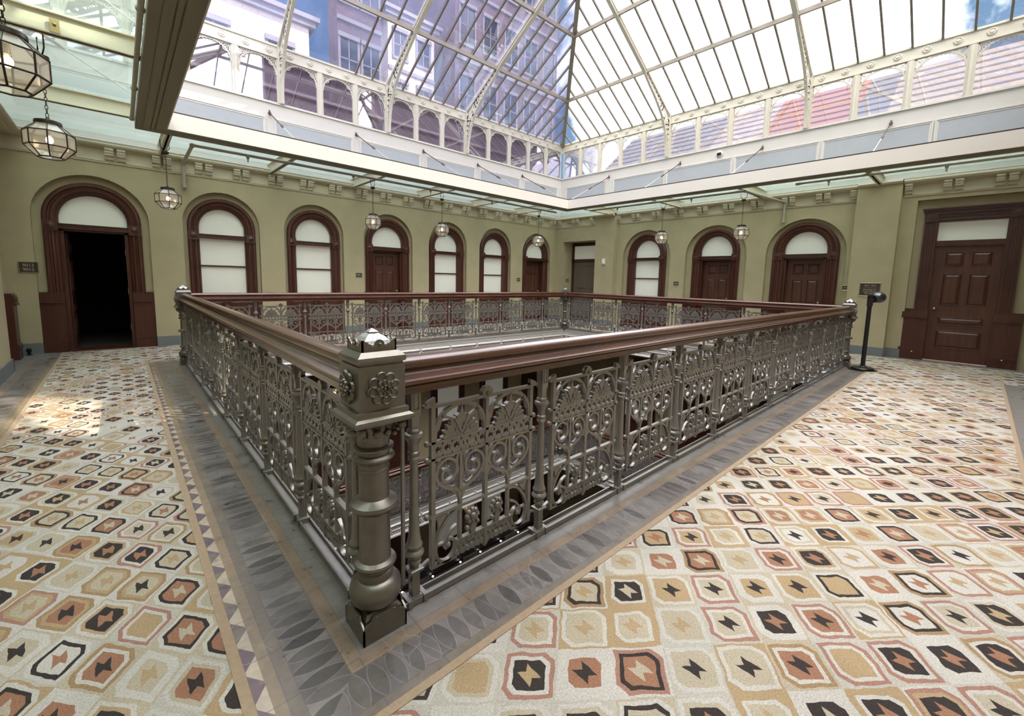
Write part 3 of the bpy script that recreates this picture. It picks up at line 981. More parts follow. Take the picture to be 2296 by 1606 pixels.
# pale fascia above the cornice and the curb carrying the skylight
def curb(W, a0, a1, panels, rootname):
    root = trim(None, None)
    mb = MB(); mb.T = W.T
    mb.box(a0, a1, 0.0, 0.25, 3.46, Z_SILL)
    mb.box(a0, a1, -0.10, 0.0, 3.46, 3.50)
    mb.box(a0, a1, -0.03, 0.0, Z_SILL - 0.03, Z_SILL)
    mb.T = None; obj('curb_wall', mb, MT['white'], root)
    for q0, q1 in panels:
        z0, z1 = 4.06, 4.47
        mb = MB(); mb.T = W.T
        L = []
        for o, d in ((-0.05, 0.0), (-0.05, -0.022), (-0.03, -0.022), (-0.022, -0.01), (0.0, -0.012), (0.0, 0.0)):
            L.append([(q0 - o * 1, d, z0 - o), (q1 + o, d, z0 - o), (q1 + o, d, z1 + o), (q0 - o, d, z1 + o)] if False else
                     [(q0 + o, d, z0 + o), (q1 - o, d, z0 + o), (q1 - o, d, z1 - o), (q0 + o, d, z1 - o)])
        mb.loops(L, True)
        mb.T = None; fr = obj('panel_frame', mb, MT['white'], root)
        mb = MB(); mb.T = W.T; mb.box(q0, q1, -0.006, -0.001, z0, z1); mb.T = None
        obj('grey_panel', mb, MT['grey_panel'], root)
    return root
rodsB = [0.02, 1.75, 3.52, 5.27, 7.03, 8.78]
rodsR = [6.70, 4.38, 2.34, 0.02, -2.1]
rodsL = [6.50, 4.27, 2.05, -0.1]
pB = [(-1.55, -0.12), (0.12, 1.63)] + [(rodsB[k] + 0.12, rodsB[k + 1] - 0.12) for k in range(1, 5)] + [(8.90, 10.40)]
curb(WB, XL - .3, XR + .3, pB, 'b')
curb(WR, -2.9, YB + .3, [(6.86, 8.42), (4.86, 6.5), (3.06, 4.74), (1.24, 2.92), (-0.55, 1.1), (-2.2, -0.67)], 'r')
curb(WL, -2.9, YB + .3, [(6.7, 8.3), (4.5, 6.3), (2.3, 4.1), (0.1, 1.9)], 'l')
mb = MB(); mb.box(XL - .3, XR + .3, -2.9, YF, 3.46, Z_SILL); trim(mb, MT['white'])

# ------------------------------------------------------------------ ring beam and glass canopy
RI = (-0.045, 8.575, -3.6, 6.54)
ring = trim(None, None)
mb = MB()
rect_loops(mb, RI, [(0, 3.60), (0, 3.362), (0.012, 3.362), (0.012, 3.60)])
rect_loops(mb, RI, [(0.30, 3.60), (0.30, 3.47), (0.318, 3.47), (0.318, 3.60)])
obj('fascia_beam', mb, plain('beam_paint', (0.70, 0.66, 0.58), 0.45, var=0.04, scale=3), ring)
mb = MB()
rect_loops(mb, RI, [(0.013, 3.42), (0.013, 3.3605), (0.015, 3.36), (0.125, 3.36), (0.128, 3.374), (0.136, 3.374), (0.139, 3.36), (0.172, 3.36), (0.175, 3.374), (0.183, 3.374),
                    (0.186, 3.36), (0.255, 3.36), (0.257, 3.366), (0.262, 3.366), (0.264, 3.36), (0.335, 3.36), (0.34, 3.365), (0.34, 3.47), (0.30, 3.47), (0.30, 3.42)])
so = obj('soffit', mb, plain('soffit_shade_brown', (0.235, 0.205, 0.15), 0.5, var=0.05, scale=3), ring)  # beam underside coloured darker brown, its shade put into the paint
mb = MB()
rect_loops(mb, RI, [(0.012, 3.60), (0.012, 3.622), (0.29, 3.622), (0.29, 3.60)])
obj('capping_strip', mb, MT['bronze'], ring)

can = trim(None, None)
JZ0, JZ1 = 3.40, 3.585
def joist(axis, pos, e0, e1):
    mb = MB()
    if axis == 'x':    # runs along x at y = pos
        T = lambda a, b, z: (a, pos + b, z)
    else:
        T = lambda a, b, z: (pos + b, a, z)
    mb.T = T
    mb.box(e0, e1, -0.012, 0.012, JZ0, JZ1)
    mb.box(e0, e1, -0.045, 0.045, JZ0, JZ0 + 0.014)
    mb.box(e0, e1, -0.045, 0.045, JZ1 - 0.014, JZ1)
    for e in (e0, e1):
        s = 0.012
        mb.box(min(e, e + (s if e == e0 else -s)), max(e, e + (s if e == e0 else -s)), -0.045, 0.045, JZ0, JZ1)
    mb.T = None
    obj('joist', mb, MT['cream'], can)
jxB = [0.0, 1.72, 3.42, 5.13, 6.83, 8.53]
for x in jxB: joist('y', x, RI[3] + 0.345, YB - 0.01)
jyR = [6.40, 4.25, 2.20, 0.05]
for y in jyR: joist('x', y, RI[1] + 0.345, XR - 0.01)
jyL = [6.50, 4.27, 2.05, -0.15]
for y in jyL: joist('x', y, XL + 0.01, RI[0] - 0.345)
mb = MB()
g = 3.592
hx0, hx1, hy1 = RI[0] - .305, RI[1] + .305, RI[3] + .305
mb.box(XL, hx0, YF, YB, g, g + .008); mb.box(hx1, XR, YF, YB, g, g + .008); mb.box(hx0, hx1, hy1, YB, g, g + .008)
obj('glass_sheet', mb, MT['glass_c'], can)

# ------------------------------------------------------------------ skylight
SLOPE = 0.6
def roofz(o): return Z_EAVE + SLOPE * o
sky = struct('ceiling')
HX0, HX1, HY0, HY1 = XL, XR, YF, YB
HALF = (HY1 - HY0) / 2
apexL, apexR = HX0 + HALF, HX1 - HALF
yr = (HY0 + HY1) / 2
zr = roofz(HALF)
def roof_glass(name, P, m):
    mb = MB(); n = len(P)
    mb.add(P, [tuple(range(n))])
    o = obj(name, mb, m, sky)
roof_glass('glass_slope', [(HX0, HY1, Z_EAVE), (HX1, HY1, Z_EAVE), (apexR, yr, zr), (apexL, yr, zr)], MT['glass_l'])
roof_glass('glass_slope', [(HX1, HY0, Z_EAVE), (HX1, HY1, Z_EAVE), (apexR, yr, zr)], MT['glass_r'])
roof_glass('glass_slope', [(HX0, HY0, Z_EAVE), (HX0, HY1, Z_EAVE), (apexL, yr, zr)], MT['glass_r'])
roof_glass('glass_slope', [(HX0, HY0, Z_EAVE), (HX1, HY0, Z_EAVE), (apexR, yr, zr), (apexL, yr, zr)], MT['glass_r'])
M_BAR = plain('skylight_bar_paint', (0.20, 0.17, 0.135), 0.5, var=0.08)
def bar(p0, p1, w, h, name='glazing_bar', m=None, drop=0.0):
    """rectangular bar hanging below the glass line from p0 to p1"""
    p0, p1 = Vector(p0), Vector(p1)
    t = (p1 - p0).normalized()
    side = t.cross(Vector((0, 0, 1))).normalized()
    up = side.cross(t)
    mb = MB()
    P = [[q + side * (sx * w / 2) + up * (sz - drop) for sx, sz in ((-1, 0), (1, 0), (1, -h), (-1, -h))] for q in (p0, p1)]
    mb.loops(P, True); mb.add(P[0], [(0, 1, 2, 3)]); mb.add(P[1], [(0, 1, 2, 3)])
    return obj(name, mb, m or M_BAR, sky)
class Side:
    """roof side frame: t along the eave, o inward offset"""
    def __init__(s, k):
        s.k = k
    def P(s, t, o, z):
        return {'back': (t, HY1 - o, z), 'right': (HX1 - o, t, z), 'left': (HX0 + o, t, z), 'front': (t, HY0 + o, z)}[s.k]
    def lim(s, t):
        lo, hi = (HX0, HX1) if s.k in ('back', 'front') else (HY0, HY1)
        return min(t - lo, hi - t, HALF)
sides = {k: Side(k) for k in ('back', 'right', 'left', 'front')}
ribB = [6.63 - 2.325 * k for k in range(4)]         # 6.63 4.305 1.98 -0.345
ribR = [4.78, 1.48, -1.82]
PUR = (1.32, 2.64, 3.95)
def bars_for(side, ts):
    for t in ts:
        L = side.lim(t)
        if L < 0.15: continue
        bar(side.P(t, 0.0, roofz(0)), side.P(t, L - 0.02, roofz(L - 0.02)), 0.034, 0.05)
ts = []
for k in range(-8, 34):
    t = 6.63 + 0.3875 * k
    if HX0 + .1 < t < HX1 - .1 and min(abs(t - r) for r in ribB) > 0.05: ts.append(t)
bars_for(sides['back'], ts)
ts = []
for k in range(-18, 12):
    t = 4.78 + (0.4125 if k < 0 else 0.39) * k
    if HY0 + .1 < t < HY1 - .1 and min(abs(t - r) for r in ribR) > 0.05: ts.append(t)
bars_for(sides['right'], ts)
bars_for(sides['left'], [HY0 + 0.8 * k for k in range(1, 14)])
bars_for(sides['front'], [HX0 + 0.8 * k for k in range(1, 16)])
# hips and ridge
for (cx, cy, ax) in ((HX1, HY1, apexR), (HX0, HY1, apexL), (HX1, HY0, apexR), (HX0, HY0, apexL)):
    bar((cx, cy, Z_EAVE + 0.03), (ax, yr, zr + 0.03), 0.10, 0.13, 'hip_rafter', MT['cream'] if False else plain('hip_paint', (0.26, 0.23, 0.175), 0.5))
bar((apexL, yr, zr), (apexR, yr, zr), 0.12, 0.14, 'ridge_beam')
M_PUR = plain('purlin_paint', (0.33, 0.29, 0.235), 0.5)
for o in PUR:
    z = roofz(o) - 0.05
    bar((HX0 + o, HY1 - o, z), (HX1 - o, HY1 - o, z), 0.05, 0.085, 'purlin', M_PUR)
    bar((HX1 - o, HY0 + o, z), (HX1 - o, HY1 - o, z), 0.05, 0.085, 'purlin', M_PUR)
    bar((HX0 + o, HY0 + o, z), (HX0 + o, HY1 - o, z), 0.05, 0.085, 'purlin', M_PUR)
    bar((HX0 + o, HY0 + o, z), (HX1 - o, HY0 + o, z), 0.05, 0.085, 'purlin', M_PUR)
# ribs: pierced bracket from the sill up to the first purlin, perforated rafter above
M_RIB = plain('rib_paint', (0.64, 0.60, 0.50), 0.45, var=0.06)
def rib(side, t):
    mb = MB()
    fn = lambda o, z, c: side.P(t + c, o, z)
    L = side.lim(t) - 0.03
    outer = [(0.03, Z_SILL), (0.03, 5.3), (0.03, Z_EAVE - .02)] + [(o, roofz(o) - 0.055) for o in (0.25, 0.6, 1.0, PUR[0], L)]
    mb.ribbon(outer, 0.035, fn, -0.045, 0.045)
    inner = catmull([(0.09, Z_SILL), (0.13, 5.15), (0.23, 5.50), (0.39, 5.78), (0.60, 6.00), (0.86, 6.22), (1.15, 6.43), (PUR[0] + .10, roofz(PUR[0]) - 0.11)], 5)
    mb.ribbon(inner, 0.022, fn, -0.03, 0.03)
    def outer_pt(o, z):
        if z < Z_EAVE - 0.15: return (0.035, z + 0.01)
        oo = max(0.0, o - 0.10)
        return (max(0.035, oo), roofz(oo) - 0.07)
    for k in range(3, len(inner) - 2):
        o, z = inner[k]; p = outer_pt(o, z)
        o2, z2 = inner[k + 1]; p2 = outer_pt(o2, z2)
        d = hypot(p[0] - o, p[1] - z)
        # pierced plate: bands along both chords and curved crossings leave open eyes
        for f0, f1 in ((0.0, 0.34), (0.68, 1.0)):
            L0 = [(o + (p[0] - o) * f, z + (p[1] - z) * f) for f in (f0, f1)]; L1 = [(o2 + (p2[0] - o2) * f, z2 + (p2[1] - z2) * f) for f in (f0, f1)]
            poly = [L0[0], L1[0], L1[1], L0[1]]
            mb.add([fn(a, b, -.010) for a, b in poly] + [fn(a, b, .010) for a, b in poly], [(0, 1, 2, 3), (4, 5, 6, 7), (0, 1, 5, 4), (2, 3, 7, 6)])
        if d > 0.05:
            cx, cz = (o + p[0]) / 2, (z + p[1]) / 2
            if k % 2: mb.ribbon([(o, z), p], max(.014, d * .26), fn, -0.010, 0.010)
            else:
                rr = d * .26
                mb.ribbon([(cx + rr * cos(a * pi / 5), cz + rr * sin(a * pi / 5)) for a in range(10)], max(.012, d * .16), fn, -0.012, 0.012, closed=True)
    # perforated rafter above the first purlin
    s0 = PUR[0]
    n = int((L - s0) / 0.11)
    for k in range(n):
        o0, o1 = s0 + (L - s0) * k / n, s0 + (L - s0) * (k + 1) / n
        za, zb = roofz(o0) - 0.06, roofz(o1) - 0.06
        mb.add([fn(o0, za, -.012), fn(o1, zb, -.012), fn(o1, zb - .10, -.012), fn(o0, za - .10, -.012),
                fn(o0, za, .012), fn(o1, zb, .012), fn(o1, zb - .10, .012), fn(o0, za - .10, .012)],
               [(0, 1, 2, 3), (4, 5, 6, 7), (3, 2, 6, 7)])
    mb.ribbon([(s0, roofz(s0) - 0.16), (L, roofz(L) - 0.16)], 0.02, fn, -0.045, 0.045)
    obj('rib', mb, M_RIB, sky, 35)
for t in ribB: rib(sides['back'], t)
for t in ribR: rib(sides['right'], t)
for t in (6.4, 4.2, 2.0, -0.2): rib(sides['left'], t)

# ------------------------------------------------------------------ clerestory arcade with pierced brackets
def arcade(W, ts, rosx, a0, a1):
    """ts: mullion centres. head beam with rosettes, mullions, panes, corner brackets"""
    root = trim(None, None)
    mb = MB(); mb.T = W.T
    mb.box(a0, a1, 0.0, 0.06, 5.71, Z_EAVE)
    mb.box(a0, a1, -0.018, 0.0, 5.71, 5.735)
    mb.box(a0, a1, -0.022, 0.0, Z_EAVE - 0.035, Z_EAVE)
    mb.T = None; obj('head_beam', mb, M_RIB, root)
    for r in rosx:
        mb = MB()
        P = []
        for rad, d in ((0.062, 0.0), (0.062, -0.010), (0.05, -0.018), (0.042, -0.008), (0.03, -0.008), (0.022, -0.022), (0.002, -0.026)):
            P.append([W.T(r + rad * (1 + (0.07 * cos(8 * 2 * pi * k / 32) if rad > .045 else 0)) * cos(2 * pi * k / 32), d, 5.835 + rad * sin(2 * pi * k / 32)) for k in range(32)])
        mb.loops(P, True)
        obj('rosette', mb, M_RIB, root, 40)
    for t in ts:
        mb = MB(); mb.T = W.T
        mb.box(t - 0.045, t + 0.045, -0.01, 0.06, Z_SILL, 5.715)
        mb.box(t - 0.022, t + 0.022, -0.028, 0.0, Z_SILL, 5.69)
        mb.T = None; obj('mullion', mb, M_RIB, root)
    return root
def fret(W, q0, q1, root):
    """pierced arched brackets in the two upper corners of one pane"""
    w = q1 - q0; c = (q0 + q1) / 2
    mb = MB()
    fn = lambda a, z, d: W.T(a, 0.015 + d, z)
    zs, zt = 5.40, 5.69
    arc = [(c - w / 2 * cos(pi * k / 18) * 0.985, zs + (zt - zs) * sin(pi * k / 18) ** 0.9) for k in range(19)]
    mb.ribbon(arc, 0.017, fn, -0.008, 0.008)
    # scalloped edge of the arch
    for k in range(1, 18):
        a, z = arc[k]
        mb.ribbon([(a + 0.011 * cos(2 * pi * j / 6), z - 0.015 + 0.011 * sin(2 * pi * j / 6)) for j in range(6)], 0.006, fn, -0.006, 0.006, closed=True)
    for s in (-1, 1):
        e = c + s * (w / 2)
        r = min(0.055, w * 0.085)
        for cx, cz, rr in ((e - s * (r + .022), 5.665 - r, r), (e - s * (r + .022), 5.665 - r, r * .5), (e - s * .022, 5.52, .02), (e - s * (2.6 * r + .01), 5.672, .018), (e - s * 0.016, 5.46, .014)):
            mb.ribbon([(cx + rr * cos(2 * pi * j / 12), cz + rr * sin(2 * pi * j / 12)) for j in range(12)], 0.011, fn, -0.007, 0.007, closed=True)
        mb.ribbon([(e - s * .012, 5.70), (e - s * .012, 5.38)], 0.014, fn, -0.007, 0.007)
        mb.ribbon([(e, 5.695), (e - s * w / 2, 5.695)], 0.014, fn, -0.007, 0.007)
        mb.ribbon([(e, 5.70), (e - s * (2.0 * r), 5.695 - 2.0 * r)], 0.010, fn, -0.007, 0.007)
    obj('pierced_bracket', mb, M_RIB, root)
def clerestory(W, ts, a0, a1, ros):
    root = arcade(W, ts, ros, a0, a1)
    edges = sorted([a0 + 0.02] + list(ts) + [a1 - 0.02])
    for k in range(len(edges) - 1):
        q0, q1 = edges[k] + 0.045, edges[k + 1] - 0.045
        if q1 - q0 < 0.2: continue
        NW[0] += 1
        wn = struct('window_%d' % NW[0])
        mb = MB(); mb.T = W.T; mb.box(q0, q1, 0.032, 0.038, Z_SILL, 5.71); mb.T = None
        obj('glass_pane', mb, MT['glass_vr' if W.kind == 'right' else 'glass_v'], wn)
        mb = MB(); mb.T = W.T
        for u0, u1, z0, z1 in ((q0, q0 + .018, Z_SILL, 5.71), (q1 - .018, q1, Z_SILL, 5.71), (q0, q1, Z_SILL, Z_SILL + .02)):
            mb.box(u0, u1, 0.0, 0.04, z0, z1)
        mb.T = None; obj('sash', mb, M_RIB, wn)
        fret(W, q0 + .018, q1 - .018, wn)
tB = [6.63 + 0.805 * k for k in range(0, 5)] + [6.63 - 0.775 * k for k in range(1, 11)]
tR = [4.78 + 0.78 * k for k in range(0, 5)] + [4.78 - 0.825 * k for k in range(1, 9)]
clerestory(WB, sorted(tB), XL, XR, [6.63 + 0.3875 * (k + 0.5) for k in range(-21, 10) if XL + .1 < 6.63 + 0.3875 * (k + 0.5) < XR - .1])
clerestory(WR, sorted(tR), -2.3, YB, [4.78 + (0.4125 if k < 0 else .39) * (k + 0.5) for k in range(-16, 10) if -2.2 < 4.78 + .4125 * (k + .5) < YB - .1])
clerestory(WL, [7.9, 7.1, 6.4, 5.6, 4.9, 4.2, 3.5, 2.7, 2.0, 1.2, .5, -.2, -1.0], -2.3, YB, [])
mb = MB(); mb.box(XL, XR, YF - 0.2, YF - .05, Z_SILL, Z_EAVE); trim(mb, MT['white'])

# ------------------------------------------------------------------ tie rods
def tie_rod(p0, p1, label):
    p0, p1 = Vector(p0), Vector(p1)
    t = thing('tie_rod', label, 'tie rod', tuple(p0), 0, 'tie rods carrying the canopy')
    d = p1 - p0
    P = lambda k: d * k
    mb = MB(); mb.tube([P(0.03), P(0.56)], 0.010, 8); obj('rod', mb, MT['rust'], t, 40)
    mb = MB(); mb.tube([P(0.56), P(0.98)], 0.009, 8); obj('lower_rod', mb, MT['steel'], t, 40)
    mb = MB(); mb.tube([P(.44), P(.46), P(.47), P(.53), P(.54), P(.56)], [.011, .012, .02, .02, .012, .011], 8); obj('turnbuckle', mb, MT['rust'], t, 40)
    mb = MB(); mb.ball((0, 0, 0), 0.03, 8, 6); mb.tube([P(-0.01) + Vector((0, 0, .05)), P(0.02)], [.012, .02], 8); mb.tube([P(0.0), P(.06)], .017, 8)
    obj('clevis', mb, MT['rust'], t, 50)
    mb = MB(); mb.cbox(tuple(d), (0.07, 0.07, 0.03)); mb.tube([P(.93), P(1.0)], .016, 8)
    obj('anchor_plate', mb, MT['white'], t)
words = ['first', 'second', 'third', 'fourth', 'fifth', 'sixth']
for k, x in enumerate(rodsB[1:]):
    tie_rod((x, YB - 0.03, 4.60), (x - 0.05, RI[3] + 0.22, 3.635), 'rusty tie rod on the left white curb, %s one right of the big beam' % words[k])
for k, y in enumerate(rodsR[:4]):
    tie_rod((XR - 0.03, y, 4.60), (RI[1] + 0.20, y - 0.05, 3.635), 'dark tie rod on the right white curb, %s from the curb corner' % words[k])
for k, y in enumerate(jyL[:3]):
    tie_rod((XL + 0.03, y, 4.60), (RI[0] - 0.22, y, 3.635), 'pale tie rod above the left canopy glass, %s one from the far wall' % words[k])

# ------------------------------------------------------------------ newel posts
def newel_parts():
    """returns list of (name, mesh)"""
    R = []
    iron = MT['iron_dark']
    mb = MB()
    mb.sqstack([(0.083, 0), (0.083, 0.05), (0.074, 0.065), (0.072, 0.085), (0.06, 0.10)])
    for s in range(4):
        ca, sa = cos(s * pi / 2), sin(s * pi / 2)
        fn = lambda a, z, d: (ca * a - sa * d, sa * a + ca * d, z)
        plate = [(-.0865, 0), (.0865, 0), (.0865, .065), (.072, .078), (.055, .085), (.048, .105), (-.048, .105), (-.055, .085), (-.072, .078), (-.0865, .065)]
        mb.extr(plate, fn, -.0865, -.080)
        for a in (-.035, .035): mb.ball(fn(a, .095, -.0865), .005, 6, 4)
    R.append(('base', mb.mesh('base', iron, 30)))
    mb = MB()
    mb.lathe([(0.055, .095), (.075, .105), (.091, .125), (.098, .155), (.094, .18), (.078, .20), (.066, .206), (.066, .235), (.060, .24), (.060, .25), (.076, .258), (.080, .266),
              (.076, .274), (.060, .282), (.058, .30), (.056, .47), (.062, .478), (.083, .488), (.090, .50), (.086, .512), (.066, .522), (.056, .53), (.0545, .635), (.058, .64),
              (.058, .648), (.055, .652), (.055, .668), (.060, .672), (.074, .682), (.077, .690), (.072, .698), (.06, .704), (.06, .715), (.072, .722), (.074, .730), (.06, .738)], 32)
    R.append(('shaft', mb.mesh('shaft', MT['iron_dark'], 35)))
    mb = MB()
    n = 32
    prof = [(.058, .735), (.06, .76), (.066, .79), (.08, .82), (.092, .835)]
    L = []
    for r, z in prof:
        L.append([(r * (1 + (.05 + .12 * (z - .735)) * cos(8 * 2 * pi * k / n) * (1 if z > .74 else 0)) * cos(2 * pi * k / n), r * (1 + (.05 + .12 * (z - .735)) * cos(8 * 2 * pi * k / n)) * sin(2 * pi * k / n), z) for k in range(n)])
    mb.loops(L, True)
    for k in range(4):
        a = pi / 4 + k * pi / 2
        for dz, rr, ro in ((.815, .018, .108), (.80, .012, .093), (.78, .011, .08)):
            mb.ball((ro * cos(a), ro * sin(a), dz), rr, 8, 6)
        a2 = k * pi / 2
        for off in (-.022, .022, 0):
            mb.ball((.075 * cos(a2) - off * sin(a2), .075 * sin(a2) + off * cos(a2), .795 if off else .815), .014, 8, 6)
    R.append(('capital', mb.mesh('capital', MT['iron_dark'], 50)))
    mb = MB()
    mb.sqstack([(.085, .832), (.108, .838), (.113, .848), (.110, .858), (.098, .866), (.096, .872), (.096, .886), (.0865, .889), (.0865, 1.048), (.081, 1.050), (.081, 1.056),
                (.088, 1.058), (.091, 1.068), (.088, 1.078), (.074, 1.092), (.070, 1.096), (.062, 1.096)])
    R.append(('block', mb.mesh('block', MT['iron_dark'], 20)))
    mb = MB()
    for s in range(4):
        ca, sa = cos(s * pi / 2), sin(s * pi / 2)
        fn = lambda a, z, d: (ca * a - sa * d, sa * a + ca * d, z)
        top = [(.064, 1.095), (.064, 1.137), (.058, 1.139), (.052, 1.133), (.045, 1.131), (.040, 1.124), (.033, 1.123), (.026, 1.115), (.021, 1.116)]
        ar = [(.019 * cos(pi * k / 8), 1.119 + .019 * sin(pi * k / 8)) for k in range(0, 9)]
        pol = top + ar + [(-a, z) for a, z in reversed(top)]
        mb.extr(pol, fn, -.064, -.058)
        mb.ball(fn(0, 1.121, -.066), .007, 8, 5)
    R.append(('cresting', mb.mesh('cresting', MT['iron_dark'])))
    mb = MB()
    TIER = [(.057, 1.108), (.052, 1.121), (.0445, 1.133), (.035, 1.143), (.024, 1.151)]
    st = []
    for k, (h0, z0) in enumerate(TIER):
        h1, z1 = (TIER[k + 1] if k < 4 else (.014, 1.157))
        st += [(h0, z0), (h1 + .0012, z1 - .0012)]
    st += [(.013, 1.157), (.017, 1.160), (.012, 1.165), (.002, 1.172)]
    mb.sqstack(st)
    # shingle joints
    for s in range(4):
        ca, sa = cos(s * pi / 2), sin(s * pi / 2)
        for k in range(5):
            h0, z0 = TIER[k]; h1, z1 = (TIER[k + 1] if k < 4 else (.014, 1.157))
            for j in range(-3, 4):
                a = (j + (.5 if k % 2 else 0)) * .014
                if abs(a) > h0 - .012: continue
                p0 = (a, -(h0 + .0003), z0 + .0005); p1 = (a, -(h1 + .0015), z1 - .001)
                q = [(ca * x - sa * y, sa * x + ca * y, z) for x, y, z in (p0, p1)]
                mb.tube(q, .0007, 4)
    R.append(('shingled_cap', mb.mesh('shingled_cap', MT['slate'])))
    mb = MB()
    def petal(rc, a, rx, rz, d):
        P = []
        for f, h in ((1.0, 0.0), (.98, -.006), (.82, -.010), (.55, -.005), (.25, -.004), (.02, -.004)):
            P.append([((rc + f * rx * cos(q * pi / 8)) * cos(a) - f * rz * sin(q * pi / 8) * sin(a), d + h, (rc + f * rx * cos(q * pi / 8)) * sin(a) + f * rz * sin(q * pi / 8) * cos(a)) for q in range(16)])
        mb.loops(P, True)
    mb.loops([[(r * cos(k * pi / 16), d, r * sin(k * pi / 16)) for k in range(32)] for r, d in ((.064, 0), (.064, -.002), (.060, -.003), (.001, -.003))], True)
    for k in range(8): petal(.041, k * pi / 4 + .2, .022, .0205, -.004 - .0006 * (k % 2))
    mb.loops([[(r * cos(k * pi / 12), d, r * sin(k * pi / 12)) for k in range(24)] for r, d in ((.024, -.004), (.022, -.014), (.001, -.014))], True)
    for k in range(8): petal(.021, k * pi / 4, .0125, .0115, -.013 - .0006 * (k % 2))
    mb.ball((0, -.017, 0), .006, 10, 6)
    R.append(('rosette', mb.mesh('rosette', MT['iron_dark'], 40)))
    return R
NP = newel_parts()
def newel(loc, rz, label):
    t = thing('newel_post', label, 'post', loc, rz, None)
    for nm, me in NP:
        if nm == 'rosette':
            obj(nm, me, None, t, loc=(0, -.0865, .967))
            obj(nm, me, None, t, loc=(-.0865, 0, .967), rotz=-pi / 2)
        else: obj(nm, me, None, t)
    return t
newel((0, 0, 0), 0, 'largest pewter iron newel post in the foreground with shingled cap and flower rosettes')
newel((0, B, 0), -pi / 2, 'pewter newel post at the far left corner, in front of the first shaded window')
newel((A, B, 0), pi, 'pewter newel post where the two far railings meet, in front of the recess')
newel((A, 0, 0), pi / 2, 'pewter newel post right behind the black stand')

